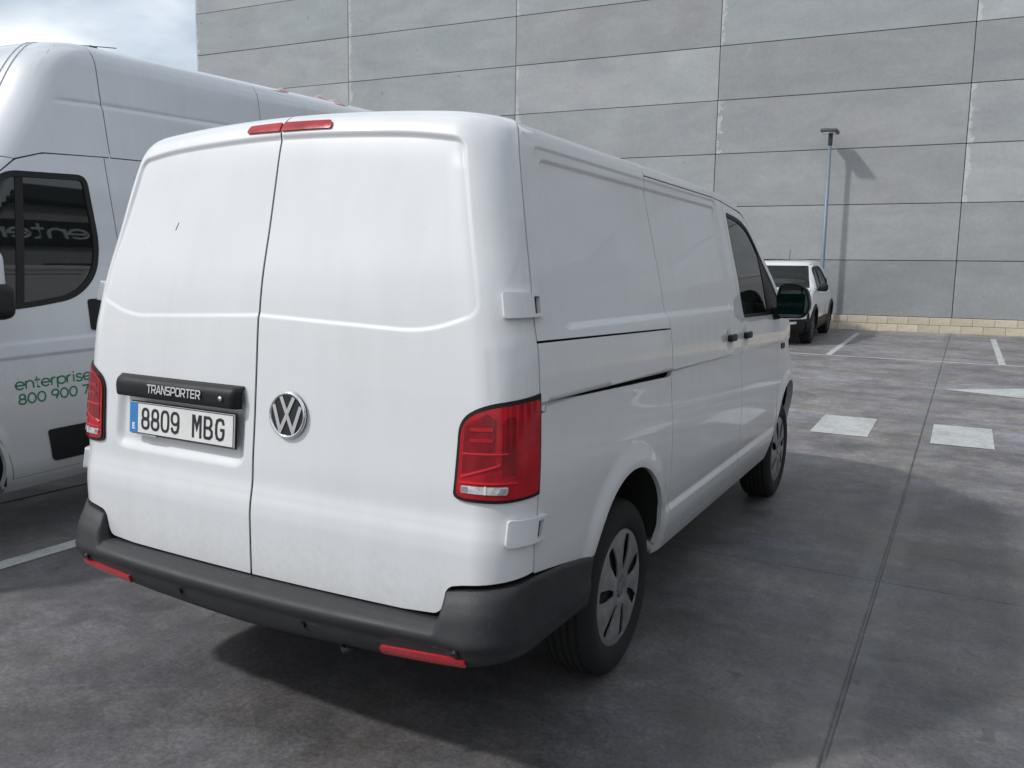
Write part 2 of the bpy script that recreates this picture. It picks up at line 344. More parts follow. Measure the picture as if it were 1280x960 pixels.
def pchip(xs, ys):
    xs = np.array(xs, float); ys = np.array(ys, float); h = np.diff(xs); d = np.diff(ys)/h
    m = np.zeros(len(xs)); m[0], m[-1] = d[0], d[-1]
    for i in range(1, len(xs)-1):
        if d[i-1]*d[i] > 0:
            w1, w2 = 2*h[i]+h[i-1], h[i]+2*h[i-1]; m[i] = (w1+w2)/(w1/d[i-1]+w2/d[i])
    def f(x):
        x = np.clip(np.asarray(x, float), xs[0], xs[-1]); i = np.clip(np.searchsorted(xs, x)-1, 0, len(xs)-2)
        t = (x-xs[i])/h[i]; t2, t3 = t*t, t*t*t
        return (2*t3-3*t2+1)*ys[i]+(t3-2*t2+t)*h[i]*m[i]+(-2*t3+3*t2)*ys[i+1]+(t3-t2)*h[i]*m[i+1]
    return f
def lerpf(xs, ys): return lambda x: np.interp(x, xs, ys)
def roundpoly(pts, rad, seg=6):
    """round the corners of a polygon; rad: one value or one per corner"""
    n = len(pts); P = [np.array(p, float) for p in pts]; rad = rad if hasattr(rad, '__len__') else [rad]*n; o = []
    for i in range(n):
        a, b, c = P[i-1], P[i], P[(i+1) % n]; r = rad[i]
        u, v = a-b, c-b; lu, lv = np.linalg.norm(u), np.linalg.norm(v)
        if r <= 0 or lu < 1e-9 or lv < 1e-9: o.append(b); continue
        u, v = u/lu, v/lv; d = min(r, 0.48*lu, 0.48*lv); p0, p1 = b+u*d, b+v*d
        for k in range(seg+1):
            t = k/seg; o.append((1-t)**2*p0+2*t*(1-t)*b+t*t*p1)
    return np.array(o)
def resample(poly, step):
    o = []; n = len(poly)
    for i in range(n):
        a, b = np.array(poly[i]), np.array(poly[(i+1) % n]); l = np.linalg.norm(b-a)
        if l < 1e-6: continue
        k = max(1, int(math.ceil(l/step)))
        for j in range(k): o.append(a+(b-a)*j/k)
    return np.array(o)
def inside(P, poly):
    x, y = P[:, 0][:, None], P[:, 1][:, None]; a = poly; b = np.roll(poly, -1, 0)
    c = ((a[:, 1] > y) != (b[:, 1] > y)); dy = np.where(np.abs(b[:, 1]-a[:, 1]) < 1e-12, 1e-12, b[:, 1]-a[:, 1])
    xi = (b[:, 0]-a[:, 0])*(y-a[:, 1])/dy+a[:, 0]
    return (np.sum(c & (x < xi), 1) % 2) == 1
def distpoly(P, poly):
    best = np.full(len(P), 1e9); a = poly; b = np.roll(poly, -1, 0)
    for i in range(len(a)):
        ab = b[i]-a[i]; l2 = ab@ab
        if l2 < 1e-14: continue
        t = np.clip(((P-a[i])@ab)/l2, 0, 1); d = P-(a[i]+t[:, None]*ab)
        best = np.minimum(best, np.einsum('ij,ij->i', d, d))
    return np.sqrt(best)
def sdpoly(P, poly):
    d = distpoly(P, poly); return np.where(inside(P, poly), -d, d)
def area2(p): return np.sum(p[:, 0]*np.roll(p[:, 1], -1)-np.roll(p[:, 0], -1)*p[:, 1])
def panel(name, chart, poly, m, parent, res=0.02, holes=(), flange=0.016, offset=0.0, flip=False, step=None, mirror=False, extra=None):
    """sheet over the polygon of a chart (a,b)->xyz, with folded-in edges; exact surface normals"""
    step = step or res
    poly = resample(poly, step); loops = [poly if area2(poly) > 0 else poly[::-1]]
    for h in holes:
        h = resample(h, step); loops.append(h if area2(h) < 0 else h[::-1])
    mn, mxx = loops[0].min(0), loops[0].max(0)
    gx, gy = np.meshgrid(np.arange(mn[0]+res*0.5, mxx[0], res), np.arange(mn[1]+res*0.5, mxx[1], res))
    G = np.c_[gx.ravel(), gy.ravel()]
    k = inside(G, loops[0])
    for h in loops[1:]: k &= ~inside(G, h)
    G = G[k]
    if len(G):
        for l in loops: G = G[distpoly(G, l) > 0.45*min(res, step)]
    if extra is not None and len(extra):
        X = extra[inside(extra, loops[0])]
        for h in loops[1:]: X = X[~inside(X, h)]
        for l in loops:
            if len(X): X = X[distpoly(X, l) > 0.4*step]
        if len(X):
            # drop grid points that sit in the refined band
            cell = {(int(a//0.006), int(b//0.006)) for a, b in X}
            kk = np.array([(int(a//0.006), int(b//0.006)) not in cell for a, b in G], bool) if len(G) else np.zeros(0, bool)
            G = np.vstack([G[kk], X]) if len(G) else X
    pts = np.vstack(loops+[G]) if len(G) else np.vstack(loops)
    edges = []; s = 0
    for l in loops:
        n = len(l); edges += [(s+i, s+(i+1) % n) for i in range(n)]; s += n
    rv = delaunay_2d_cdt([Vector(p) for p in pts], edges, [], 0, 1e-7)
    V2 = np.array([tuple(v) for v in rv[0]]); T = np.array([f for f in rv[2] if len(f) == 3])
    cen = V2[T].mean(1); k = inside(cen, loops[0])
    for h in loops[1:]: k &= ~inside(cen, h)
    T = T[k]
    a2 = (V2[T[:, 1]]-V2[T[:, 0]]); b2 = (V2[T[:, 2]]-V2[T[:, 0]]); cr_ = a2[:, 0]*b2[:, 1]-a2[:, 1]*b2[:, 0]
    T = T[np.abs(cr_) > 1e-11]; cr_ = cr_[np.abs(cr_) > 1e-11]; T[cr_ < 0] = T[cr_ < 0][:, ::-1]
    def ev(p):
        return chart(p[:, 0], p[:, 1])
    def nrm(p):
        e = 8e-4; da = ev(p+[e, 0])-ev(p-[e, 0]); db = ev(p+[0, e])-ev(p-[0, e])
        n = np.cross(da, db); n /= np.maximum(np.linalg.norm(n, axis=1), 1e-12)[:, None]; return -n if flip else n
    P3 = ev(V2); Nn = nrm(V2); P3 = P3+Nn*offset
    V = [P3]; NN = [Nn]; F = [tuple(t[::-1]) if flip else tuple(t) for t in T]; base = len(V2)
    if flange > 0:
        for l in loops:
            n = len(l); p = ev(l); nn = nrm(l); p = p+nn*offset
            tang = np.roll(p, -1, 0)-np.roll(p, 1, 0); on = np.cross(tang, nn); on /= np.maximum(np.linalg.norm(on, axis=1), 1e-12)[:, None]
            if flip: on = -on
            nb = nn*0.75+on*0.65; nb /= np.linalg.norm(nb, axis=1)[:, None]
            V += [p, p-nn*flange]; NN += [on, on]
            for i in range(n):
                j = (i+1) % n; q = (base+i, base+n+i, base+n+j, base+j)
                F.append(q[::-1] if flip else q)
            base += 2*n
    V = np.vstack(V); NN = np.vstack(NN)
    if mirror:
        V = V*[-1, 1, 1]; NN = NN*[-1, 1, 1]; F = [f[::-1] for f in F]
    return mesh_obj(name, V, F, m, parent, normals=NN)
def offset_poly(p, d):
    q = np.roll(p, -1, 0)-np.roll(p, 1, 0); n = np.c_[q[:, 1], -q[:, 0]]; n /= np.maximum(np.linalg.norm(n, axis=1), 1e-9)[:, None]
    return p+n*d*(1 if area2(p) > 0 else -1)
def bands(poly, offs, step=0.008):
    p = resample(poly, step); return np.vstack([offset_poly(p, -o)+[1e-4*k, 0.7e-4*k] for k, o in enumerate(offs)])
def both(*a, **k):
    return panel(*a, **k), panel(*a, mirror=True, **k)
def grid_obj(name, P, m, parent=None, flip=False, close_u=False, mirror=False):
    """P: (nu,nv,3)"""
    nu, nv = P.shape[:2]; V = P.reshape(-1, 3).copy(); F = []
    for i in range(nu if close_u else nu-1):
        i2 = (i+1) % nu
        for j in range(nv-1): F.append((i*nv+j, i2*nv+j, i2*nv+j+1, i*nv+j+1))
    if mirror: V[:, 0] *= -1; flip = not flip
    if flip: F = [f[::-1] for f in F]
    return mesh_obj(name, V, F, m, parent, smooth=True)
def ribbon(bm, pts, width, z0, z1, closed=False, M4=None):
    """flat stroke with thickness, pts 2D"""
    P = [np.array(p, float) for p in pts]; n = len(P); Lf, Rt = [], []
    for i in range(n):
        a = P[i-1] if (i > 0 or closed) else None; c = P[(i+1) % n] if (i < n-1 or closed) else None
        d1 = (P[i]-a) if a is not None else None; d2 = (c-P[i]) if c is not None else None
        if d1 is None: d1 = d2
        if d2 is None: d2 = d1
        d1, d2 = d1/np.linalg.norm(d1), d2/np.linalg.norm(d2)
        n1, n2 = np.array([-d1[1], d1[0]]), np.array([-d2[1], d2[0]]); mm = n1+n2; mm /= max(np.linalg.norm(mm), 1e-6)
        k = 1/max(mm@n1, 0.35); Lf.append(P[i]+mm*width/2*k); Rt.append(P[i]-mm*width/2*k)
    def mk(p, z):
        v = Vector((p[0], p[1], z)); return bm.verts.new(M4 @ v if M4 is not None else v)
    lt, rt, lb, rb = [mk(p, z1) for p in Lf], [mk(p, z1) for p in Rt], [mk(p, z0) for p in Lf], [mk(p, z0) for p in Rt]
    for i in range(n if closed else n-1):
        j = (i+1) % n
        bm.faces.new((lt[i], rt[i], rt[j], lt[j])); bm.faces.new((lt[i], lt[j], lb[j], lb[i])); bm.faces.new((rt[j], rt[i], rb[i], rb[j]))
    if not closed:
        bm.faces.new((rt[0], lt[0], lb[0], rb[0])); bm.faces.new((lt[-1], rt[-1], rb[-1], lb[-1]))
def text_obj(name, body, size, m, parent, mat, sx=1.0, depth=0.0006, bold=0.0, spacing=1.0, align='LEFT'):
    cu = bpy.data.curves.new(name, 'FONT'); cu.body = body; cu.size = size; cu.extrude = depth; cu.offset = bold
    cu.space_character = spacing; cu.align_x = align; cu.resolution_u = 4
    t = bpy.data.objects.new(name+'_tmp', cu); COL.objects.link(t)
    me = bpy.data.meshes.new_from_object(t.evaluated_get(bpy.context.evaluated_depsgraph_get()))
    bpy.data.objects.remove(t); bpy.data.curves.remove(cu)
    me.transform(mat @ Matrix.Diagonal((sx, 1, 1, 1))); me.materials.clear(); me.materials.append(m)
    me.name = name
    o = bpy.data.objects.new(name, me); COL.objects.link(o); o.parent = parent; return o
def frame_mat(o, xax, yax):
    x = Vector(xax).normalized(); y = (Vector(yax)-x*x.dot(Vector(yax))).normalized(); z = x.cross(y)
    return Matrix(((x.x, y.x, z.x, o[0]), (x.y, y.y, z.y, o[1]), (x.z, y.z, z.z, o[2]), (0, 0, 0, 1)))

def arc(cx, cy, rx, ry, a0, a1, n=18): return [(cx+rx*math.cos(t), cy+ry*math.sin(t)) for t in np.radians(np.linspace(a0, a1, n))]
STROKES = {   # rounded lettering drawn with strokes: (points, closed); lower case x-height 1, figures and capitals as given
    'e': (1.08, [([(-0.46, 0.5), (0.46, 0.5)]+arc(0, 0.5, 0.46, 0.46, 12, 318), 0)]),
    'n': (1.0, [([(-0.40, 0), (-0.40, 0.98)], 0), ([(-0.40, 0.5)]+arc(0, 0.54, 0.40, 0.42, 165, 0)+[(0.40, 0)], 0)]),
    't': (0.72, [([(-0.06, 1.36), (-0.06, 0.26)]+arc(0.18, 0.26, 0.24, 0.24, 180, 290, 8), 0), ([(-0.30, 0.95), (0.30, 0.95)], 0)]),
    'r': (0.68, [([(-0.22, 0), (-0.22, 0.98)], 0), ([(-0.22, 0.45)]+arc(0.16, 0.52, 0.38, 0.44, 170, 80, 9), 0)]),
    'p': (1.10, [([(-0.46, 0.98), (-0.46, -0.42)], 0), (arc(0.02, 0.5, 0.46, 0.46, 0, 360, 30)[:-1], 1)]),
    'i': (0.42, [([(0, 0), (0, 0.98)], 0), ([(0, 1.22), (0, 1.40)], 0)]),
    's': (0.86, [([(0.32, 0.80)]+arc(0.0, 0.74, 0.30, 0.22, 40, 240, 10)+arc(0.0, 0.24, 0.33, 0.24, 70, -140, 12)+[(-0.36, 0.20)], 0)]),
    '8': (1.06, [(arc(0, 1.02, 0.34, 0.35, 0, 360, 26)[:-1], 1), (arc(0, 0.36, 0.41, 0.38, 0, 360, 26)[:-1], 1)]),
    '0': (1.16, [(arc(0, 0.69, 0.46, 0.70, 0, 360, 34)[:-1], 1)]),
    '9': (1.06, [(arc(0, 0.96, 0.41, 0.42, 0, 360, 26)[:-1], 1), ([(0.41, 0.96), (0.36, 0.62), (0.05, 0.0)], 0)]),
    '7': (0.98, [([(-0.40, 1.34), (0.40, 1.34), (-0.12, 0)], 0)]),
    ' ': (0.55, []),
    'T': (1.30, [([(-0.58, 0.92), (0.58, 0.92)], 0), ([(0, 0.84), (0, 0)], 0)]),
    'R': (1.34, [([(-0.52, 0), (-0.52, 0.92), (0.30, 0.92), (0.50, 0.78), (0.50, 0.56), (0.30, 0.42), (-0.50, 0.42)], 0), ([(0.05, 0.40), (0.52, 0)], 0)]),
    'A': (1.36, [([(-0.60, 0), (-0.06, 0.92), (0.06, 0.92), (0.60, 0)], 0), ([(-0.34, 0.28), (0.34, 0.28)], 0)]),
    'N': (1.34, [([(-0.50, 0), (-0.50, 0.94), (-0.40, 0.94), (0.40, 0.06), (0.50, 0.06), (0.50, 1.0)], 0)]),
    'S': (1.26, [([(0.48, 0.92), (-0.34, 0.92), (-0.48, 0.80), (-0.48, 0.62), (-0.34, 0.50), (0.34, 0.50), (0.48, 0.38), (0.48, 0.20), (0.34, 0.08), (-0.48, 0.08)], 0)]),
    'P': (1.30, [([(-0.50, 0), (-0.50, 0.92), (0.32, 0.92), (0.50, 0.80), (0.50, 0.52), (0.32, 0.40), (-0.48, 0.40)], 0)]),
    'O': (1.38, [([(-0.52, 0.25), (-0.52, 0.75), (-0.36, 0.92), (0.36, 0.92), (0.52, 0.75), (0.52, 0.25), (0.36, 0.08), (-0.36, 0.08)], 1)]),
    'E': (1.26, [([(0.50, 0.92), (-0.48, 0.92), (-0.48, 0.08), (0.50, 0.08)], 0), ([(-0.46, 0.50), (0.44, 0.50)], 0)]),
}
def stroke_text(body, size, stroke, mapf, m, parent, depth=0.001, width=None, align='left', name='character'):
    """one flat raised mesh per character; mapf(x,y,h)->xyz arrays"""
    adv = [STROKES[c][0] for c in body]; tot = sum(adv); kx = size if width is None else width/tot
    x = 0.0 if align == 'left' else -tot*kx/2
    for c, a in zip(body, adv):
        st = STROKES[c][1]
        if st:
            bm = bmesh.new()
            for k, (pts, cl) in enumerate(st):
                q = np.array(pts, float)*[kx, size]+[x+a*kx/2, 0]
                if not cl and k == 0 and len(q) < 6: q = resample_open(q, size*0.25)
                ribbon(bm, q, stroke, 0.0, depth+0.00015*k, bool(cl))
            bm.verts.ensure_lookup_table(); co = np.array([v.co for v in bm.verts]); P = mapf(co[:, 0], co[:, 1], co[:, 2])
            for v, p in zip(bm.verts, P): v.co = Vector(p)
            bmesh.ops.recalc_face_normals(bm, faces=bm.faces)
            bm_obj(name, bm, m, parent)
        x += a*kx
def resample_open(q, step):
    o = []
    for a, b in zip(q[:-1], q[1:]):
        n = max(1, int(np.linalg.norm(b-a)/step))
        o += [a+(b-a)*i/n for i in range(n)]
    return np.array(o+[q[-1]])
def flat_map(M4):
    A = np.array(M4)
    return lambda x, y, h: np.c_[x, y, h]@A[:3, :3].T+A[:3, 3]

# ------------------------------------------------------------------ ground, joints, markings
def gz(y): return 0.0225*np.maximum(0, np.asarray(y, float)-4.5)
def sheet(name, xs, ys, m, dz, parent=None, kind=None):
    P = np.array([[(x, y, float(gz(y))+dz) for y in ys] for x in xs])
    o = grid_obj(name, P, m, parent); 
    if kind: o['kind'] = kind
    return o
YS = [-600, -80, -20, -6] + list(np.arange(-4, 20.1, 0.75)) + [21, 30]
flat = lambda y: y
def ground():
    ys = [-600, -60, -12] + list(np.arange(-9, 20, 1.5)) + [21.0]
    P = [[(x, y, float(gz(y))-0.012) for y in ys+[60, 700]] for x in (-700, -60, -30, -10, 0, 10, 30, 60, 700)]
    P = np.array(P); P[:, -2:, 2] = float(gz(21.0))-0.012
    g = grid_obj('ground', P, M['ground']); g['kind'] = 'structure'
    return g
GROUND = ground()
def slabs():
    xs = [-18.4, -13.4, -8.4, -3.36, 1.69, 6.7, 11.7, 16.7]; ysj = [-5.65, -1.55, 2.56, 6.64, 10.75, 14.9, 20.6]
    for i in range(len(xs)-1):
        for j in range(len(ysj)-1):
            g1, g2 = 0.007, 0.004
            x0, x1, y0, y1 = xs[i]+g1, xs[i+1]-g1, ysj[j]+g2, ysj[j+1]-g2
            n = 9; yy = np.linspace(y0, y1, n); V, F = [], []
            e = 0.006
            rows = [(0, -0.06), (0, -0.004), (e, 0.0)]
            prof = [(x0, -0.05), (x0, -0.005), (x0+e, 0), (x1-e, 0), (x1, -0.005), (x1, -0.05)]
            yl = [(y0, -0.05), (y0+0.0005, -0.005), (y0+e, 0)] + [(y, 0) for y in yy[1:-1]] + [(y1-e, 0), (y1-0.0005, -0.005), (y1, -0.05)]
            for (x, dx) in prof:
                for (y, dy) in yl: V.append((x, y, float(gz(y))+min(dx, dy)))
            m_ = len(yl)
            for a in range(len(prof)-1):
                for b in range(m_-1): F.append((a*m_+b, (a+1)*m_+b, (a+1)*m_+b+1, a*m_+b+1))
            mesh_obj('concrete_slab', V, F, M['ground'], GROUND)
slabs()
def marking(name, quad, label=None):
    """quad of ground points subdivided along both ways, 4 mm above the slabs"""
    q = [np.array(p, float) for p in quad]; nu = nv = 14; P = np.zeros((nu, nv, 3))
    for i in range(nu):
        for j in range(nv):
            s, t = i/(nu-1), j/(nv-1)
            p = (1-s)*(1-t)*q[0]+s*(1-t)*q[1]+s*t*q[2]+(1-s)*t*q[3]
            P[i, j] = (p[0], p[1], float(gz(p[1]))+0.004)
    a = np.cross(P[1, 0]-P[0, 0], P[0, 1]-P[0, 0])
    o = grid_obj(name, P, M['line'], None, flip=a[2] < 0); o['kind'] = 'structure'; return o
marking('painted_square', [(0.735, 6.45), (1.25, 6.45), (1.245, 7.45), (0.735, 7.45)])
marking('painted_square', [(1.775, 6.45), (2.285, 6.45), (2.28, 7.45), (1.77, 7.45)])
marking('painted_square', [(2.80, 6.45), (3.31, 6.45), (3.31, 7.45), (2.80, 7.45)])
marking('painted_square', [(-0.30, 6.45), (0.21, 6.45), (0.21, 7.45), (-0.30, 7.45)])
marking('parking_line', [(-8.0, 13.42), (8.0, 12.98), (8.0, 13.07), (-8.0, 13.51)])
for x in (-5.18, -2.62, -0.065, 2.52, 5.05, 7.6):
    marking('parking_line', [(x-0.05, 13.25 if x < 2 else 13.15), (x+0.05, 13.25 if x < 2 else 13.15), (x+0.04-0.03, 18.0), (x-0.06-0.03, 18.0)])
marking('parking_line', [(-2.29, -0.6), (-2.175, -0.6), (-2.175, 4.9), (-2.29, 4.9)])
def arrow():
    V = [(1.79, 10.03), (2.70, 9.70), (2.70, 10.62)]
    shaft = [(2.70, 10.04), (4.6, 10.04), (4.6, 10.28), (2.70, 10.28)]
    vs = [(x, y, float(gz(y))+0.004) for x, y in V+shaft]
    o = mesh_obj('painted_arrow', vs, [(0, 1, 2), (3, 4, 5, 6)], M['line']); o['kind'] = 'structure'
arrow()

# ------------------------------------------------------------------ warehouse wall of precast panels on a cream block base
def building():
    k = 0.79; yaw = 0.0572515
    dr = np.array([math.cos(yaw), math.sin(yaw), 0]); c0 = CAM+k*(np.array([-25.461757, 23.112014, 0.0])-CAM); zb = float(c0[2]); c0[2] = 0
    D, H, z0, V0 = k*6.775964, k*1.581618, k*0.432015, -k*0.615235
    b = empty('warehouse', (float(c0[0]), float(c0[1]), zb), (0, 0, yaw), label='tall grey warehouse wall of precast concrete panels above a cream block base', cat='building')
    NC, NR, zt = 7, 9, 0.0
    xs = [V0]+[D*i for i in range(1, NC+1)]
    top = z0+H*NR
    bm = bmesh.new(); box_bm(bm, ((V0+xs[-1])/2, 7.0+0.115, top/2-0.02), (xs[-1]-V0-0.05, 14.0, top-0.04)); bm_obj('wall_core', bm, M['joint'], b)
    cache = {}
    for i in range(NC):
        for r in range(NR):
            w_ = round(xs[i+1]-xs[i]-0.014, 4); h_ = H-0.014
            if w_ not in cache:
                bm = bmesh.new(); box_bm(bm, (w_/2, 0.06, h_/2), (w_, 0.12, h_), 0.008, 1)
                o = bm_obj('concrete_panel', bm, M['concrete'], b); cache[w_] = o.data
            else:
                o = bpy.data.objects.new('concrete_panel', cache[w_]); COL.objects.link(o); o.parent = b
            o.location = (xs[i]+0.007, rng.uniform(-0.004, 0.004), z0+r*H+0.007)
    # base blocks
    bw, bh = 0.425, z0/2
    bm = bmesh.new(); box_bm(bm, (0, 0, 0), (bw-0.008, 0.16, bh-0.008), 0.006, 1); o0 = bm_obj('cream_block', bm, M['block'], b); first = True
    n = int((xs[-1]-V0)/bw)
    for r in range(2):
        for i in range(n):
            o = o0 if first else bpy.data.objects.new('cream_block', o0.data)
            if not first: COL.objects.link(o); o.parent = b
            first = False
            o.location = (V0+bw*(i+0.5+(0.5 if r else 0)), 0.045+rng.uniform(-0.002, 0.002), bh*(r+0.5))
    bm = bmesh.new(); box_bm(bm, ((V0+xs[-1])/2, 0.062, z0/2-0.15), (xs[-1]-V0, 0.16, z0+0.3-0.004)); bm_obj('mortar', bm, simple('cream_mortar', (0.50, 0.45, 0.36), 0.9, var=0.1), b)
    bm = bmesh.new(); box_bm(bm, ((V0+xs[-1])/2, 7.06, top+0.06), (xs[-1]-V0+0.1, 14.2, 0.12), 0.01, 1); bm_obj('parapet_cap', bm, M['lamphead'], b)
    return b, c0, dr, zb
WH, WC0, WDR, WZB = building()

# ------------------------------------------------------------------ lamp post
def lamp_post():
    x, y = -1.03, 18.61
    z = float(gz(y)); b = empty('lamp_post', (x, y, z), label='slim grey lamp post with a flat dark head in front of the concrete wall', cat='lamp post')
    hgt = 4.16
    tube('pole', [(0, 0, 0), (0, 0, 1.2), (0, 0, hgt)], [0.048, 0.043, 0.036], M['alum'], b, 14)
    box('base_plate', (0, 0, 0.012), (0.28, 0.28, 0.024), M['alum'], b, 0.004)
    tube('collar', [(0, 0, hgt-0.02), (0, 0, hgt+0.22)], 0.048, M['lamphead'], b, 12)
    hd = box('lamp_head', (0, -0.13, hgt+0.262), (0.36, 0.42, 0.085), M['lamphead'], b, 0.03, 3, True, mat=Matrix.Rotation(math.radians(4), 3, 'Y'))
    box('diffuser', (0, -0.17, hgt+0.216), (0.26, 0.30, 0.012), M['clear'], hd, 0.003)
lamp_post()

# ------------------------------------------------------------------ wheels
def make_wheel(parent, loc, R=0.335, width=0.205, rr=0.230, style='cover', spin=0.0, side=1):
    wh = empty('wheel', loc); wh.parent = parent; wh.rotation_euler = (0, 0, 0 if side > 0 else math.pi)
    hw = width/2
    prof = [(-hw+0.01, rr-0.02), (-hw+0.002, rr+0.012), (-hw-0.006, (R+rr)/2-0.005), (-hw+0.002, R-0.032), (-hw+0.016, R-0.010), (-hw+0.03, R-0.003)]
    for g in np.linspace(-hw+0.045, hw-0.045, 5):
        prof += [(g-0.006, R), (g-0.003, R-0.007), (g+0.003, R-0.007), (g+0.006, R)]
    prof += [(hw-0.03, R-0.003), (hw-0.016, R-0.010), (hw-0.002, R-0.032), (hw+0.006, (R+rr)/2-0.005), (hw+0.003, rr+0.022), (hw-0.001, rr+0.012), (hw-0.004, rr-0.004), (hw-0.03, rr-0.016)]
    n = 88; P = np.zeros((n, len(prof), 3))
    for i in range(n):
        t = 2*math.pi*i/n
        for j, (x, r) in enumerate(prof):
            rj = r-(0.007 if (i % 2 and abs(x) > hw-0.045 and r > R-0.012) else 0)
            P[i, j] = (x, rj*math.cos(t), rj*math.sin(t))
    ty = grid_obj('tyre', P, M['rubber'], wh, close_u=True, flip=True)
    # hub cover with slots
    rc = rr-0.004; xf = hw-0.012
    def chart(a, b):
        r = np.sqrt(a*a+b*b); x = xf+0.014*np.sqrt(np.maximum(0, 1-(r/rc)**4))-0.012*sstep(0.055-r, 0, 0.03)+0.010*sstep(0.036-r, 0, 0.004)
        ang = np.arctan2(b, a)-spin
        x = x+0.0035*np.cos(7*ang)*sstep(r, 0.06, 0.11)*(1-sstep(r, 0.17, 0.2))
        return np.c_[x, a, b]
    t = np.linspace(0, 2*math.pi, 73)[:-1]; disc = np.c_[rc*np.cos(t), rc*np.sin(t)]
    holes = []; ns_ = 7 if style == 'cover' else 5
    for k in range(ns_):
        a0 = spin+2*math.pi*(k+0.5)/ns_
        if style == 'cover':
            pts = [(0.070, -0.10), (0.130, -0.25), (0.205, -0.23), (0.208, -0.01), (0.150, 0.08), (0.070, 0.16)]
        else:
            pts = [(0.075, -0.30), (0.185, -0.42), (0.190, 0.0), (0.185, 0.42), (0.075, 0.30)]
        hp = np.array([(r*math.cos(a0+da), r*math.sin(a0+da)) for r, da in pts]); holes.append(roundpoly(hp, 0.014, 4))
    hc = panel('hub_cover', chart, disc, M['hubcap'] if style == 'cover' else M['lamphead'], wh, res=0.010, holes=holes, flange=0.007, step=0.008)
    V = [(xf-0.004, 0, 0)]+[(xf-0.010, (rc+0.012)*math.cos(q), (rc+0.012)*math.sin(q)) for q in t]
    mesh_obj('rim', V, [(0, 1+i, 1+(i+1) % 72) for i in range(72)], M['hubdark'], wh, smooth=True)
    V2 = [(-hw+0.02, 0, 0)]+[(-hw+0.01, (rr)*math.cos(q), rr*math.sin(q)) for q in t]
    mesh_obj('brake_drum', V2, [(0, 1+(i+1) % 72, 1+i) for i in range(72)], M['under'], wh)
    if style == 'cover':
        bm = bmesh.new(); MX = frame_mat((xf+0.0145, 0, 0), (0, 1, 0), (0, 0, 1))
        c = [(0.030*math.cos(q), 0.030*math.sin(q)) for q in np.linspace(0, 2*math.pi, 29)[:-1]]
        ribbon(bm, c, 0.004, 0, 0.0035, True, MX)
        ribbon(bm, [(-0.011, 0.024), (0, 0.001), (0.011, 0.024)], 0.0042, 0, 0.003, False, MX)
        ribbon(bm, [(-0.023, 0.013), (-0.011, -0.021), (0, 0.002), (0.011, -0.021), (0.023, 0.013)], 0.0042, 0, 0.0026, False, MX)
        bm_obj('centre_badge', bm, M['chromeflat'], wh)
    return wh

# ------------------------------------------------------------------ THE WHITE PANEL VAN (rear three-quarter view)
VTAB = [0.30, 0.36, 0.43, 0.50, 0.56, 0.60, 0.70, 0.90, 1.10, 1.16, 1.30, 1.36, 1.50, 1.62, 1.78, 1.86, 1.90, 1.94, 1.97, 2.00, 2.05, 2.12]
Zv = pchip([0.0, 0.30, 1.0, 1.80, 1.86, 1.90, 1.94, 1.97, 2.00, 2.05, 2.12], [0.0, 0.30, 1.0, 1.80, 1.86, 1.900, 1.938, 1.961, 1.973, 1.981, 1.985])
SIv = pchip(VTAB, [0.08, 0.055, 0.030, 0.014, 0.012, 0.006, 0.0, 0.0, 0.008, 0.012, 0.026, 0.040, 0.068, 0.097, 0.134, 0.153, 0.163, 0.177, 0.197, 0.224, 0.274, 0.344])
RIv = pchip([0.30, 0.50, 0.60, 0.72, 0.76, 0.80, 0.84, 0.90, 1.02, 1.18, 1.354, 1.43, 1.66, 1.80, 1.86, 1.90, 1.94, 1.97, 2.00, 2.05, 2.12],
            [0.010, 0.002, 0.0, 0.0, 0.003, 0.010, 0.0165, 0.020, 0.031, 0.044, 0.058, 0.067, 0.114, 0.145, 0.160, 0.173, 0.193, 0.217, 0.245, 0.295, 0.365])
YFv = pchip([0.30, 0.45, 0.80, 0.95, 1.02, 1.10, 1.19, 1.28, 1.35, 1.62, 1.77, 1.89, 1.94, 2.0, 2.05], [4.80, 4.87, 4.87, 4.82, 4.76, 4.67, 4.55, 4.32, 4.19, 3.86, 3.67, 3.46, 3.36, 3.18, 3.02])
LFv = pchip([0.30, 1.0, 1.25, 1.35, 2.05], [1.10, 1.10, 0.62, 0.47, 0.45])
RC, CROWN, NSE = 0.14, 0.032, 3.0
def zfix(y, v): return -0.035*np.clip(np.asarray(y)-2.45, 0, 3)*sstep(v, 1.3, 1.88)
def rear_raw(u, v):
    u = np.asarray(u, float); v = np.asarray(v, float); s = np.sign(u); a = np.abs(u)
    hw = 0.95-SIv(v); x0 = hw-RC; U0 = 0.95-RC; UA = RC*math.pi/2
    th = np.clip((a-U0)/RC, 0, math.pi/2)
    x = np.where(a < U0, a*x0/U0, x0+RC*np.sin(th)); y = RIv(v)+CROWN*np.clip(x/hw, 0, 1)**2+RC*(1-np.cos(th))
    y = y+np.maximum(0, a-U0-UA)
    z = Zv(v)+0.040*(1-np.clip(x/0.8, 0, 1)**2)*sstep(v, 1.55, 1.95)+zfix(y, v)
    return s*x, y, z
RECESS_R = roundpoly([(-0.9, 1.363), (0.0, 1.363), (0.66, 1.338), (0.853, 1.396), (0.846, 1.892), (0.66, 1.904), (0, 1.908), (-0.9, 1.9)], [0, 0, 0.12, 0.045, 0.04, 0.10, 0, 0], 8)
PLATE_R = roundpoly([(-0.685, 0.880), (-0.045, 0.880), (-0.045, 1.12), (-0.685, 1.12)], [0.05, 0.05, 0.04, 0.04], 6)
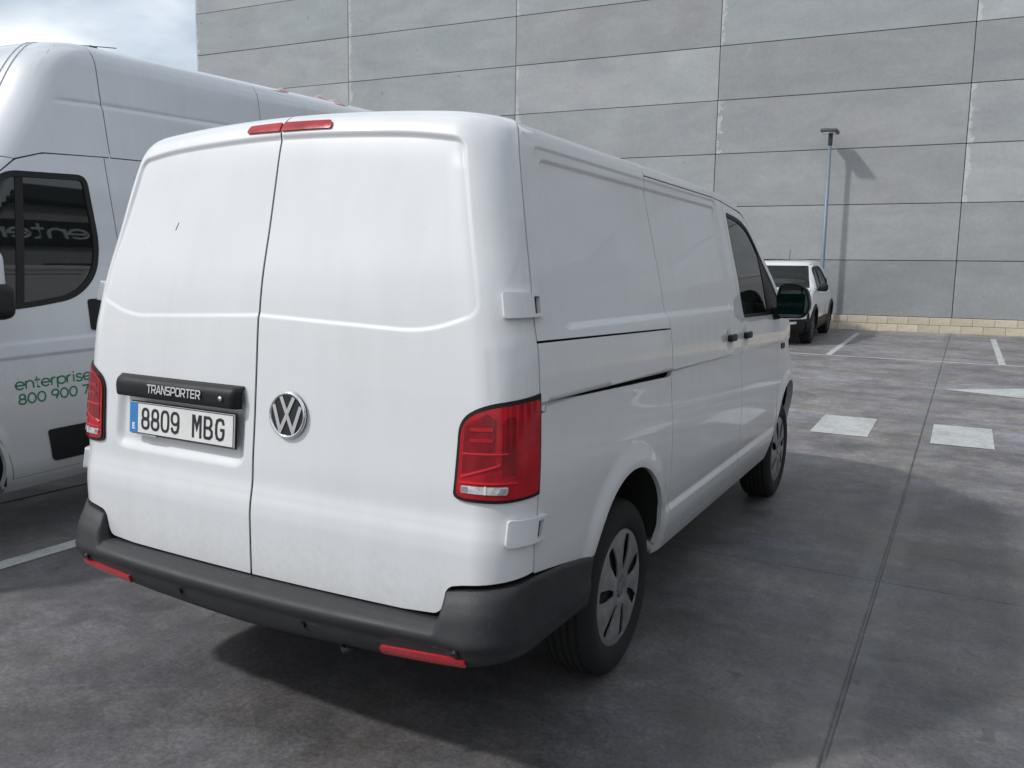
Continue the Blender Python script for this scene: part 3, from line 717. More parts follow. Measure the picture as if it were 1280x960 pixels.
def rear_disp(u, v):
    a = np.abs(u); P = np.c_[a, v]
    d = np.zeros(len(P)); near = v > 1.28
    if near.any():
        sd = sdpoly(P[near], RECESS_R); top = sstep(P[near, 1], 1.50, 1.80); d[near] = -(0.0045+0.0065*top)*(1-0.45*sstep(np.asarray(u)[near], 0.76, 0.84)*(1-sstep(P[near, 1], 1.80, 1.86)))*sstep(-sd, -0.001, 0.016)
    k = (np.asarray(u) < -0.02) & (v < 1.2) & (v > 0.8)
    if k.any():
        Q = np.c_[np.asarray(u)[k], v[k]]; sd = sdpoly(Q, PLATE_R); d[k] += -0.016*sstep(-sd, -0.012, 0.030)
    return d
def rear(u, v):
    u = np.asarray(u, float); v = np.asarray(v, float)
    x, y, z = rear_raw(u, v); e = 1e-3
    A = np.c_[rear_raw(u+e, v)]; 
    P1, P0, Q1, Q0 = (np.stack(rear_raw(*q), 1) for q in ((u+e, v), (u-e, v), (u, v+e), (u, v-e)))
    n = np.cross(P1-P0, Q1-Q0); n /= np.maximum(np.linalg.norm(n, axis=1), 1e-12)[:, None]
    return np.c_[x, y, z]+n*rear_disp(u, v)[:, None]
ARCHES = ((0.954, 0.42), (3.99, 0.43)); AR = 0.39
REC_O = roundpoly([(0.405, 1.345), (2.50, 1.345), (2.50, 1.903), (0.405, 1.903)], [0.05, 0.03, 0.03, 0.06], 6)
REC_I = roundpoly([(0.445, 1.352), (2.47, 1.352), (2.47, 1.868), (0.445, 1.868)], [0.04, 0.03, 0.03, 0.05], 6)
def crease_z(y): return np.interp(y, [0.16, 1.38, 3.9], [1.150, 1.130, 1.098])
def side_disp(y, v):
    d = np.zeros(len(y)); zc = crease_z(y)
    d -= 0.009*sstep(zc-v, -0.003, 0.010)*(1-sstep(zc-v, 0.05, 0.30))
    k = v > 1.3
    if k.any():
        P = np.c_[y[k], v[k]]
        d[k] -= 0.006*sstep(-sdpoly(P, REC_O), -0.003, 0.011)+0.009*sstep(-sdpoly(P, REC_I), -0.003, 0.014)
    d += 0.012*sstep(0.565-v, 0, 0.035)*sstep(y, 1.345, 1.43)*(1-sstep(y, 3.50, 3.60))
    for hy in (2.36, 2.70): d -= 0.012*np.exp(-((y-hy)/0.045)**2-((v-1.205)/0.040)**2)
    for cy, cz in ARCHES:
        r = np.hypot(y-cy, v-cz); d += 0.011*(1-sstep(r, AR+0.015, AR+0.10))*sstep(v, 0.40, 0.62)
    return d
def side_x(y, v):
    hw = 0.95-SIv(v); ys = RIv(v)+CROWN+RC
    x = np.where(y < ys, hw-RC+np.sqrt(np.maximum(1e-6, RC*RC-np.clip(ys-y, 0, RC)**2)), hw)
    b = YFv(v); a = b-LFv(v); t = np.clip((y-a)/(b-a), 0, 0.9995)
    return np.where(y > a, hw*(1-t**NSE)**(1/NSE), x)
def side(y, v):
    y = np.asarray(y, float); v = np.asarray(v, float)
    return np.c_[side_x(y, v)+side_disp(y, v), y, Zv(v)+zfix(y, v)]
def front(x, v):
    x = np.asarray(x, float); v = np.asarray(v, float); hw = 0.95-SIv(v); b = YFv(v); a = b-LFv(v)
    y = a+(b-a)*np.maximum(1e-6, 1-np.clip(np.abs(x)/hw, 0, 0.9999)**NSE)**(1/NSE)
    return np.c_[x, y, Zv(v)+zfix(y, v)+0.035*(1-np.clip(np.abs(x)/0.8, 0, 1)**2)*sstep(v, 1.4, 1.95)]
TF = 0.60
def pillar_y(v): b = YFv(v); return b-LFv(v)*(1-TF)
def pillar_x(v): return (0.95-SIv(v))*(1-TF**NSE)**(1/NSE)

def build_van():
    W = M['white']
    v = empty('delivery_van', (0, 0, 0), label='white panel van in front with closed rear doors, red tail lights and grey bumper', cat='van')
    GAP = 0.0035
    uside = 0.95-RC+RC*math.pi/2-0.015      # where the door meets the body side
    # --- rear doors: seam wanders as on the real doors
    def seam(vv): return np.interp(vv, [0.5, 1.30, 1.345, 1.372, 2.1], [0.0, 0.0, 0.0, 0.0, 0.0])
    vb = np.linspace(1.962, 0.532, 60)
    def door_poly(sg):
        g = 0.0045
        p = [(g, 0.532), (0.60, 0.534), (0.718, 0.541), (0.738, 0.560), (0.741, 0.612), (0.755, 0.630), (0.80, 0.641), (uside-GAP, 0.668), (uside-GAP, 2.032), (g, 2.032)]
        p = roundpoly(p, [0, 0, 0.02, 0.02, 0.02, 0.015, 0.03, 0, 0.015, 0], 4)
        return p*[sg, 1]
    tl_hole = roundpoly([(0.752, 0.888), (0.77, 1.112), (0.845, 1.152), (uside+0.01, 1.176), (uside+0.01, 0.893), (0.90, 0.882), (0.79, 0.880)], [0.03, 0.05, 0.05, 0, 0, 0.02, 0.02], 5)
    rec_b = bands(RECESS_R, (-0.003, 0.001, 0.005, 0.009, 0.013, 0.017, 0.021)); pl_b = bands(PLATE_R, (-0.012, -0.004, 0.004, 0.012, 0.020, 0.028), 0.012)
    dr = panel('rear_door', rear, door_poly(1), W, v, res=0.0105, step=0.010, flange=0.03, extra=rec_b)
    dl = panel('rear_door', rear, door_poly(-1), W, v, res=0.0105, step=0.010, flange=0.03, extra=np.vstack([rec_b*[-1, 1], pl_b]))
    # inner shell behind the gaps
    def inner(u, vv): return rear(u, vv)
    for x0, x1, z0, z1 in ((-0.011, 0.011, 0.535, 2.03),):
        panel('door_seal', rear, np.array([(x0, z0), (x1, z0), (x1, z1), (x0, z1)]), M['ink'], v, res=0.02, step=0.012, flange=0, offset=-0.0045)
    sh = panel('door_aperture', rear, np.array([(-uside-0.01, 0.52), (uside+0.01, 0.52), (uside+0.01, 1.98), (-uside-0.01, 1.98)]), M['under'], v, res=0.05, flange=0, offset=-0.034)
    # --- brake light
    bl_ = [(-0.172, 1.902), (0.222, 1.897), (0.218, 1.926), (-0.168, 1.931)]
    b1 = panel('brake_light', rear, roundpoly([(-0.190, 1.917), (-0.006, 1.915), (-0.006, 1.944), (-0.184, 1.942)], [0.012, 0.002, 0.002, 0.012]), M['red'], v, res=0.02, offset=0.007, flange=0.012)
    b2 = panel('brake_light', rear, roundpoly([(0.006, 1.915), (0.262, 1.915), (0.256, 1.942), (0.006, 1.944)], [0.002, 0.014, 0.014, 0.002]), M['red'], v, res=0.02, offset=0.007, flange=0.012)
    # --- tail lights
    def lens(sg):
        mir = sg < 0
        ub = uside-0.002
        outer = roundpoly([(0.750, 0.888), (0.766, 1.108), (0.842, 1.152), (ub, 1.178), (ub, 0.893), (0.905, 0.880), (0.785, 0.879)], [0.03, 0.05, 0.06, 0, 0, 0.03, 0.02], 6)
        t = panel('tail_light', rear, outer, M['black'], v, res=0.012, offset=0.006, flange=0.012, mirror=mir)
        lp = roundpoly([(0.762, 0.897), (0.776, 1.100), (0.846, 1.140), (ub-0.010, 1.164), (ub-0.010, 0.902), (0.905, 0.890), (0.788, 0.890)], [0.02, 0.04, 0.05, 0.01, 0.02, 0.03, 0.015], 6)
        panel('red_lens', rear, lp, M['red'], t, res=0.012, offset=0.0105, flange=0.005, mirror=mir)
        def pc(nm, pts, m, off, r=0.004): panel(nm, rear, roundpoly(pts, r, 3), m, t, res=0.014, offset=off, flange=0.004, mirror=mir)
        pc('lamp_cell', [(0.782, 1.020), (0.868, 1.024), (0.874, 1.112), (0.850, 1.128), (0.788, 1.092)], M['reddark'], 0.0122)
        pc('lamp_cell', [(0.780, 0.960), (0.870, 0.975), (0.868, 1.014), (0.781, 1.010)], M['reddark'], 0.0121)
        pc('light_bar', [(0.782, 1.0125), (0.905, 1.0165), (0.905, 1.021), (0.782, 1.017)], M['redlite'], 0.0135, 0.001)
        pc('light_bar', [(0.777, 0.946), (0.885, 0.985), (0.885, 0.991), (0.777, 0.953)], M['redlite'], 0.0136, 0.001)
        for kz in (1.048, 1.078): pc('lamp_rib', [(0.805, kz), (0.866, kz+0.002), (0.866, kz+0.012), (0.805, kz+0.010)], M['red'], 0.0138, 0.001)
        pc('lamp_cell', [(0.888, 0.955), (0.925, 0.960), (0.925, 1.118), (0.905, 1.122), (0.890, 1.10)], M['reddark'], 0.0123)
        pc('light_bar', [(0.772, 0.931), (0.93, 0.936), (0.93, 0.941), (0.772, 0.936)], M['redlite'], 0.0136, 0.001)
        pc('light_bar', [(0.930, 0.95), (0.932, 0.95), (0.932, 1.13), (0.930, 1.13)], M['red'], 0.0132, 0.0006)
        rv = panel('reverse_lamp', rear, roundpoly([(0.778, 0.905), (0.905, 0.905), (0.908, 0.927), (0.778, 0.925)], 0.006, 3), M['clear'], t, res=0.012, offset=0.0125, flange=0.004, mirror=mir)
        pc('lamp_divider', [(0.846, 0.905), (0.851, 0.905), (0.851, 0.928), (0.846, 0.928)], M['inkwhite'], 0.0142, 0.001)
        pc('lamp_cell', [(0.778, 0.908), (0.80, 0.908), (0.80, 0.923), (0.778, 0.921)], M['hubcap'], 0.0138, 0.002)
        pc('lamp_cell', [(0.880, 0.908), (0.900, 0.908), (0.902, 0.924), (0.888, 0.923)], M['chromeflat'], 0.0138, 0.002)
    lens(1); lens(-1)
    # --- hinges: rear leaf on the door, slot, front leaf on the side
    def hinge(z0, z1, sg):
        hu = uside
        pl = roundpoly([(hu-0.105, z0), (hu+0.042, z0+0.004), (hu+0.042, z1-0.004), (hu-0.105, z1)], [0.010]*4, 4)
        h = panel('hinge', rear, pl, W, v, res=0.012, offset=0.017, flange=0.018, mirror=sg < 0, holes=[roundpoly([(hu-0.012, z0+0.012), (hu+0.014, z0+0.012), (hu+0.014, z1-0.012), (hu-0.012, z1-0.012)], 0.002, 2)], step=0.008)
        panel('hinge_slot', rear, np.array([(hu-0.02, z0+0.006), (hu+0.022, z0+0.006), (hu+0.022, z1-0.006), (hu-0.02, z1-0.006)]), M['hubdark'], h, res=0.02, offset=0.004, flange=0, mirror=sg < 0)
    for sg in (1, -1):
        hinge(1.388, 1.460, sg); hinge(0.757, 0.832, sg)
    # --- handle strip over the plate with lettering
    def chart_strip(a, b):   # a: u, b: 0..1 vertical round
        p = rear_raw(a, 1.035+b*0.1)
        x, y, z = rear_raw(a, np.full(len(a), 1.10)); zz = 1.066+0.075*b
        bulge = 0.040*np.sqrt(np.maximum(0.0, 1-np.abs(2*np.clip(b, 0, 1)-0.72)**3*0.55))*(1-0.0*a)
        endf = np.minimum(sstep(a, -0.675, -0.655), sstep(-a, 0.042, 0.062))
        return np.c_[x, y-bulge*(0.35+0.65*endf)+0.004, zz]
    st = panel('handle_strip', chart_strip, roundpoly([(-0.672, 0.0), (-0.046, 0.0), (-0.046, 1.0), (-0.672, 1.0)], [0.02, 0.02, 0.06, 0.03], 5), M['black'], v, res=0.03, step=0.02, flange=0.03)
    def on_door(u, z, out):
        p = np.array([rear_raw(np.array([u]), np.array([z]))[i][0] for i in range(3)]); return p
    pA, pB = on_door(-0.60, 1.10, 0), on_door(-0.10, 1.10, 0)
    xax = Vector(pB-pA).normalized()
    # lettering in wide chrome capitals
    c0 = on_door(-0.345, 1.10, 0)
    stroke_text('TRANSPORTER', 0.030, 0.0046, flat_map(frame_mat((c0[0]+0.002, c0[1]-0.0405, 1.0875), xax, (0, 0.10, 1))), M['chrome'], st, depth=0.0018, width=0.268, align='centre')
    lk = on_door(-0.118, 1.10, 0)
    tube('lock', [(lk[0], lk[1]-0.036, 1.097), (lk[0], lk[1]-0.0415, 1.097)], 0.0085, M['chromeflat'], st, 14)
    # --- number plate
    pc_ = on_door(-0.330, 0.99, 0)
    PM = frame_mat((pc_[0]+0.002, pc_[1]-0.012, 0.992), xax, (0, 0.07, 1))
    bm = bmesh.new(); box_bm(bm, (0, 0, 0.003), (0.520, 0.110, 0.006), 0.002, 2)
    bm.transform(PM); pl = bm_obj('number_plate', bm, M['plate'], v)
    bm = bmesh.new(); box_bm(bm, (0, 0, -0.0035), (0.528, 0.118, 0.006), 0.003, 2); bm.transform(PM); bm_obj('plate_holder', bm, M['black'], pl)
    bm = bmesh.new(); box_bm(bm, (-0.2385, 0, 0.0063), (0.042, 0.108, 0.0012)); bm.transform(PM); bm_obj('blue_band', bm, M['plateblue'], pl)
    text_obj('country_letter', 'E', 0.030, M['inkwhite'], pl, PM @ Matrix.Translation((-0.2385, -0.040, 0.0072)), depth=0.0003, bold=0.0012, align='CENTER')
    bm = bmesh.new(); box_bm(bm, (-0.17, -0.0575, 0.004), (0.10, 0.006, 0.004)); bm.transform(PM); bm_obj('plate_clip', bm, M['liner'], pl)
    bm = bmesh.new(); ribbon(bm, [(-0.2565, -0.0525), (0.2565, -0.0525), (0.2565, 0.0525), (-0.2565, 0.0525)], 0.003, 0.0058, 0.0066, True); bm.transform(PM); bm_obj('plate_rim', bm, M['ink'], pl)
    hgt = 0.077; sw = 0.0098
    def ell(cx, cy, rx, ry, n=26, p=2.4):
        o = []
        for k in range(n):
            t = 2*math.pi*k/n; c, s = math.cos(t), math.sin(t)
            o.append((cx+rx*math.copysign(abs(c)**(2/p), c), cy+ry*math.copysign(abs(s)**(2/p), s)))
        return o
    def glyph(ch, x):
        bm = bmesh.new(); hw = 0.0170; h2 = hgt/2-sw/2; z1 = 0.0072
        if ch == '8':
            ribbon(bm, ell(x, h2*0.47, hw*0.88, h2*0.53), sw, 0.0055, z1, True); ribbon(bm, ell(x, -h2*0.48, hw, h2*0.52), sw, 0.0055, z1+0.0002, True)
        if ch == '0': ribbon(bm, ell(x, 0, hw, h2, 32, 3.0), sw, 0.0055, z1, True)
        if ch == '9':
            ribbon(bm, ell(x, h2*0.42, hw, h2*0.58), sw, 0.0055, z1, True)
            ribbon(bm, [(x+hw, h2*0.42), (x+hw, -h2*0.35), (x+hw*0.7, -h2*0.85), (x, -h2), (x-hw*0.7, -h2*0.86), (x-hw*0.98, -h2*0.5)], sw, 0.0055, z1+0.0002)
        if ch == 'M': ribbon(bm, [(x-hw*1.05, -h2-sw/2), (x-hw*1.05, h2), (x-hw*0.75, h2), (x, -h2*0.15), (x+hw*0.75, h2), (x+hw*1.05, h2), (x+hw*1.05, -h2-sw/2)], sw, 0.0055, z1)
        if ch == 'B':
            ribbon(bm, [(x-hw, -h2), (x-hw, h2), (x+hw*0.3, h2), (x+hw*0.8, h2*0.8), (x+hw*0.85, h2*0.35), (x+hw*0.35, 0.0), (x-hw, 0.0)], sw, 0.0055, z1)
            ribbon(bm, [(x-hw, -h2), (x+hw*0.4, -h2), (x+hw, -h2*0.75), (x+hw, -h2*0.3), (x+hw*0.35, 0.0)], sw, 0.0055, z1+0.0002)
        if ch == 'G': ribbon(bm, [(x+hw, h2*0.5), (x+hw*0.75, h2*0.9), (x, h2), (x-hw*0.75, h2*0.85), (x-hw, h2*0.4), (x-hw, -h2*0.4), (x-hw*0.75, -h2*0.85), (x, -h2), (x+hw*0.75, -h2*0.85), (x+hw, -h2*0.45), (x+hw, -h2*0.02), (x+hw*0.1, -h2*0.02)], sw, 0.0055, z1)
        bm.transform(PM); bm_obj('character', bm, M['ink'], pl)
    for ch, x in zip('8809MBG', (-0.176, -0.125, -0.074, -0.023, 0.085, 0.140, 0.195)): glyph(ch, x)
    # --- round emblem on the right door
    ec = on_door(0.147, 1.065, 0); nz = frame_mat((ec[0], ec[1]-0.004, 1.065), (1, 0.02, 0), (0, 0.082, 1))
    bm = bmesh.new(); bmesh.ops.create_cone(bm, cap_ends=True, segments=48, radius1=0.074, radius2=0.066, depth=0.012); bm.transform(nz); em = bm_obj('emblem', bm, M['ink'], v)
    bm = bmesh.new(); c = [(0.0685*math.cos(q), 0.0685*math.sin(q)) for q in np.linspace(0, 2*math.pi, 65)[:-1]]
    # rounded ring
    P = np.zeros((64, 9, 3))
    for i in range(64):
        for j in range(9):
            q, s = 2*math.pi*i/64, math.pi*j/8; r = 0.0685+0.0058*math.cos(s); P[i, j] = nz @ Vector((r*math.cos(q), r*math.sin(q), 0.004+0.007*math.sin(s)))
    bm.free(); grid_obj('ring', P, M['chrome'], em, close_u=True)
    bm = bmesh.new(); R_ = 0.064
    ribbon(bm, [(-0.40*R_, 0.88*R_), (0, 0.06*R_), (0.40*R_, 0.88*R_)], 0.0125, 0.004, 0.0095, False)
    ribbon(bm, [(-0.84*R_, 0.46*R_), (-0.40*R_, -0.80*R_), (0, 0.02*R_), (0.40*R_, -0.80*R_), (0.84*R_, 0.46*R_)], 0.0125, 0.004, 0.0092, False)
    bm.transform(nz); bm_obj('letters', bm, M['chrome'], em)
    # small paint chip on the left door
    ch = panel('paint_chip', rear, np.array([(-0.512, 1.640), (-0.507, 1.643), (-0.499, 1.664), (-0.502, 1.667)]), M['ink'], dl, res=0.02, offset=0.0006, flange=0)
    # --- body side panels
    def gy(vv): # front edge of the rear door gap along the side
        return 0.157+ (RIv(vv)-0.0)*1.0
    sb = np.vstack([bands(REC_O, (-0.003, 0.001, 0.0045, 0.008, 0.0115), 0.012), bands(REC_I, (-0.003, 0.001, 0.0055, 0.010, 0.0145), 0.012)])
    yy_ = np.arange(0.2, 4.2, 0.012)
    cb = np.vstack([np.c_[yy_+0.0003*k, crease_z(yy_)+o] for k, o in enumerate((0.0035, 0.0005, -0.003, -0.0065, -0.0105, -0.016))]+[np.c_[yy_+0.0002*k, np.full(len(yy_), 0.565-o)] for k, o in enumerate((0, 0.007, 0.014, 0.021, 0.028, 0.035))])
    sx_ = np.vstack([sb, cb])
    def arch_pts(c, a0, a1, n=40):
        return [(c[0]+AR*math.cos(t), c[1]+AR*math.sin(t)) for t in np.linspace(a0, a1, n)]
    def edge_col(v0, v1, n=24): return [(gy(np.array([q]))[0]+GAP, q) for q in np.linspace(v0, v1, n)]
    A = ARCHES[0]
    th0 = math.atan2(0.585-A[1], 0.595-A[0]); 
    up = edge_col(1.325, 2.05)[::-1]
    # upper quarter panel
    poly = [(1.4175, 1.302), (1.4175, 2.05)] + up[0:1] + up[1:]
    poly = [(p[0], p[1]) for p in poly]
    both('side_panel', side, np.array(poly), W, v, res=0.016, step=0.012, flange=0.02, extra=sx_)
    # rail cover
    rl = lambda y: np.interp(y, [0.16, 0.245, 0.25, 1.395], [1.118, 1.118, 1.150, 1.1285])
    rc_ = [(y, rl(y)) for y in (0.30, 0.6, 0.9, 1.2, 1.40)]
    poly = edge_col(1.124, 1.318, 8)[::-1] + [(0.245, 1.122), (0.25, 1.147)] + rc_ + [(1.4175, 1.1285), (1.4175, 1.2945), (1.36, 1.297)]
    both('rail_cover', side, np.array(poly), W, v, res=0.016, step=0.012, flange=0.02, extra=cb)
    # rear wing with the wheel arch
    zt = [(1.4175, 1.108), (1.38, 1.1045)] + [(y, np.interp(y, [0.27, 1.38], [1.1425, 1.1045])) for y in (1.2, 0.9, 0.6, 0.27)] + [(0.255, 1.1425), (0.25, 1.117)]
    poly = edge_col(0.662, 1.117, 20)[::-1] + [(0.334, 0.634), (0.45, 0.612), (0.54, 0.592)] + arch_pts(A, math.atan2(0.585-A[1], -0.355), math.radians(-2)) + [(A[0]+AR+0.004, 0.402), (1.4175, 0.402)] + zt
    both('rear_wing', side, np.array(poly), W, v, res=0.016, step=0.012, flange=0.018)
    # sliding door
    poly = roundpoly([(1.4245, 0.425), (2.6265, 0.425), (2.6265, 1.913), (1.4245, 1.913)], [0.02, 0.03, 0.01, 0.01], 4)
    sd_ = both('sliding_door', side, poly, W, v, res=0.018, step=0.014, flange=0.02, extra=sx_)
    # front door with window opening
    pil = [(pillar_y(np.array([q]))[0]-0.075, q) for q in np.linspace(1.30, 1.84, 12)]
    win = roundpoly([(2.685, 1.292), (3.28, 1.285), (3.79, 1.285), (3.50, 1.55), (3.28, 1.745), (3.17, 1.815), (2.99, 1.857), (2.685, 1.866)], [0.03, 0, 0.03, 0.1, 0.12, 0.12, 0.1, 0.03], 6)
    dpoly = roundpoly([(2.6335, 0.425), (3.56, 0.425), (3.595, 0.60), (3.60, 1.268), (3.86, 1.272), (3.80, 1.345), (3.545, 1.575), (3.335, 1.765), (3.20, 1.85), (3.02, 1.893), (2.6335, 1.9125)], [0.02, 0.03, 0.05, 0.005, 0.02, 0.02, 0.1, 0.15, 0.15, 0.15, 0.01], 6)
    def scale_poly(p, d):
        q = np.roll(p, -1, 0)-np.roll(p, 1, 0); n = np.c_[q[:, 1], -q[:, 0]]; n /= np.maximum(np.linalg.norm(n, axis=1), 1e-9)[:, None]
        return p+n*d*(1 if area2(p) > 0 else -1)
    win_r = resample(win, 0.015)
    for mir in (False, True):
        fd = panel('front_door', side, dpoly, W, v, res=0.018, step=0.013, holes=[win], flange=0.02, mirror=mir, extra=cb)
        panel('window_seal', side, scale_poly(win_r, 0.004), M['black'], fd, res=0.02, step=0.013, holes=[scale_poly(win_r, -0.020)], flange=0.012, offset=-0.003, mirror=mir)
        panel('window_glass', side, scale_poly(win_r, -0.014), M['glass'], fd, res=0.03, step=0.02, flange=0, offset=-0.008, mirror=mir)
        panel('quarter_light', side, roundpoly([(3.335, 1.29), (3.775, 1.29), (3.49, 1.54), (3.335, 1.685)], 0.01, 3), M['black'], fd, res=0.03, flange=0.004, offset=-0.0045, mirror=mir)
        # side mirror
        s_ = -1 if mir else 1
        mr = empty('side_mirror', (0, 0, 0)); mr.parent = v
        tube('mirror_arm', [(s_*0.895, 3.50, 1.285), (s_*0.95, 3.47, 1.292), (s_*1.0, 3.45, 1.32)], [0.045, 0.038, 0.035], M['black'], mr, 12)
        hp = roundpoly([(0.955, 1.262), (1.115, 1.266), (1.150, 1.33), (1.125, 1.448), (1.06, 1.478), (0.965, 1.474), (0.945, 1.40)], [0.045, 0.06, 0.08, 0.08, 0.08, 0.055, 0.05], 7)
        cen = hp.mean(0)
        P = np.zeros((len(hp), 7, 3))
        for j, (sc, yy) in enumerate(((0.88, 3.425), (0.97, 3.415), (1.0, 3.42), (1.0, 3.45), (0.93, 3.53), (0.72, 3.58), (0.02, 3.60))):
            q = cen+(hp-cen)*sc; P[:, j] = np.c_[q[:, 0], np.full(len(q), yy), q[:, 1]]
        grid_obj('mirror_housing', P, M['black'], mr, close_u=True, mirror=mir, flip=True)
        def mchart(a, b): return np.c_[a, 3.424-0.30*((a-1.05)**2+(b-1.37)**2)+0.15*(a-1.05)+0.045*(b-1.37), b]
        panel('mirror_glass', mchart, cen+(hp-cen)*0.93, M['mirror'], mr, res=0.012, flange=0, mirror=mir)
        # door handles
        for (yy, zz) in ((2.36, 1.205), (2.70, 1.20)):
            par = fd if yy > 2.63 else sd_[1 if mir else 0]
            hd = box('door_handle', (s_*0.950, yy, zz), (0.026, 0.125, 0.036), M['black'], par, 0.010, 3, True)
        # side marker badge at the nose end
        panel('wing_badge', side, roundpoly([(3.72, 1.052), (3.84, 1.050), (3.84, 1.085), (3.72, 1.088)], 0.006, 3), M['black'], v, res=0.03, offset=0.004, flange=0.006, mirror=mir)
        # front wing and pillar
    B = ARCHES[1]
    fr_edge = lambda a, b, n: [(float(pillar_y(np.array([q]))[0]), q) for q in np.linspace(a, b, n)]
    poly = [(3.567, 0.425)] + [p for p in arch_pts(B, math.radians(179), math.radians(0))] + [(4.385, 0.40)]
    edge = fr_edge(0.42, 1.262, 26)
    poly = [(3.6035, 0.60), (3.6035, 0.50)] + arch_pts(B, math.radians(170), math.radians(-2)) + [(4.41, 0.42)] + [e for e in edge if e[0] > 4.41 or e[1] > 0.9] + [(3.87, 1.2655), (3.6035, 1.2615)]
    both('front_wing', side, np.array(poly), W, v, res=0.02, step=0.014, flange=0.04)
    edge2 = fr_edge(1.270, 1.90, 30)
    dp = [(3.864, 1.272), (3.804, 1.348), (3.549, 1.578), (3.339, 1.769), (3.205, 1.853), (3.09, 1.89)]
    poly = edge2 + [(3.06, 1.905)] + dp[::-1]
    both('windscreen_pillar', side, np.array(poly), W, v, res=0.016, step=0.012, flange=0.03)
    # sills
    poly = np.array([(1.35, 0.360), (3.60, 0.360), (3.597, 0.4185), (1.42, 0.4185), (1.42, 0.398), (1.35, 0.398)])
    both('sill', side, poly, W, v, res=0.02, flange=0.04)
    # roof edge and roof
    roofs = []
    for mir in (False, True):
        panel('roof_rail', side, np.array([(1.4245, 1.9195), (2.635, 1.9195), (3.05, 1.902), (3.10, 1.91), (3.0, 2.05), (1.4245, 2.05)]), W, v, res=0.016, step=0.012, flange=0.02, mirror=mir)
    def roofz(x, y): return 1.981+0.036*(1-np.clip(np.abs(x)/0.72, 0, 1)**2)-0.035*np.clip(y-2.45, 0, 3)-0.004
    xs, ys = np.linspace(-0.674, 0.674, 29), np.concatenate([np.linspace(0.385, 2.95, 40)])
    P = np.array([[(x, y, float(roofz(np.array(x), np.array(y)))) for y in ys] for x in xs]); grid_obj('roof', P, W, v)
    panel('roof_edge', rear, np.array([(-uside, 2.036), (uside, 2.036), (uside, 2.12), (-uside, 2.12)]), W, v, res=0.012, flange=0.02)
    # front end
    px = lambda q: float(pillar_x(np.array([q]))[0])
    def fpoly(a, b, n=16, s=0.995): 
        r = [(px(q)*s, q) for q in np.linspace(a, b, n)]; return np.array(r+[(-x, q) for x, q in r[::-1]])
    panel('front_bumper', front, fpoly(0.36, 0.70), M['bumper'], v, res=0.04, flange=0.03, flip=True)
    panel('grille', front, fpoly(0.705, 0.94, s=0.70), M['black'], v, res=0.04, flange=0.03, flip=True)
    for sg in (1, -1):
        hl = np.array([(px(0.75)*0.72, 0.71), (px(0.75)*0.995, 0.72), (px(0.94)*0.995, 0.94), (px(0.94)*0.72, 0.935)])*[sg, 1]
        panel('headlight', front, hl, M['clear'], v, res=0.04, flange=0.02, flip=True)
    panel('bonnet', front, fpoly(0.945, 1.262), W, v, res=0.04, flange=0.02, flip=True)
    panel('windscreen', front, fpoly(1.275, 1.885), M['glass'], v, res=0.04, flange=0, flip=True)
    panel('roof_header', front, fpoly(1.89, 2.05), W, v, res=0.04, flange=0.03, flip=True)
    # --- dark core, floor, arch liners, cab interior
    for mir in (False, True):
        panel('inner_wall', side, np.array([(0.30, 0.86), (2.60, 0.86), (2.60, 1.90), (0.30, 1.90)]), M['under'], v, res=0.06, flange=0, offset=-0.05, mirror=mir)
        panel('inner_wall', side, np.array([(2.60, 0.60), (3.58, 0.60), (3.58, 1.26), (2.60, 1.26)]), M['under'], v, res=0.06, flange=0, offset=-0.05, mirror=mir)
        for cy, cz in ARCHES:
            n = 30; P = np.zeros((n, 3, 3))
            for i in range(n):
                t = math.radians(2+176*i/(n-1))
                yl, zl_ = cy+(AR+0.006)*math.cos(t), cz+(AR+0.006)*math.sin(t); xo = float(side_x(np.array([yl]), np.array([zl_]))[0])-0.010
                for j, x in enumerate((0.50, 0.75, xo)): P[i, j] = (x, yl, zl_)
            grid_obj('arch_liner', P, M['under'], v, mirror=mir)
            t = np.radians(np.linspace(-12, 192, 30)); V = [(0.52, cy, 0.3)]+[(0.52, cy+(AR+0.01)*math.cos(q), cz+(AR+0.01)*math.sin(q)) for q in t]
            if mir: V = [(-a, b, c) for a, b, c in V]
            mesh_obj('arch_wall', V, [(0, i, i+1) for i in range(1, 30)], M['under'], v)
    box('underbody', (0, 1.9, 0.43), (1.40, 3.6, 0.18), M['under'], v, 0.03)
    box('underbody', (0, 4.45, 0.42), (1.2, 0.55, 0.2), M['under'], v, 0.03)
    box('load_floor', (0, 1.9, 0.60), (1.00, 3.4, 0.05), M['under'], v)
    tube('rear_axle', [(-0.75, 0.99, 0.335), (0.75, 0.99, 0.335)], 0.05, M['under'], v)
    tube('tow_loop', [(0.37, 0.06, 0.40), (0.375, 0.0, 0.375), (0.40, -0.02, 0.370), (0.425, 0.0, 0.375), (0.43, 0.06, 0.40)], 0.010, M['under'], v, 10)
    box('bulkhead', (0, 2.60, 1.23), (1.46, 0.04, 1.24), M['liner'], v, 0.02)
    for x in (-0.45, 0.42):
        s = empty('seat', (x, 2.95, 0.6)); s.parent = v
        wd = 0.5 if x < 0 else 0.62
        box('cushion', (0, 0.10, 0.33), (wd, 0.52, 0.20), M['seat'], s, 0.07, 4, True)
        box('backrest', (0, -0.19, 0.66), (wd, 0.15, 0.58), M['seat'], s, 0.06, 4, True, mat=Matrix.Rotation(math.radians(-10), 3, 'X'))
    box('cab_floor', (0, 3.25, 0.62), (1.66, 1.35, 0.06), M['seat'], v)
    for x in (-0.86, 0.86): box('door_card', (x, 3.10, 0.98), (0.05, 0.92, 0.60), M['seat'], v, 0.02)
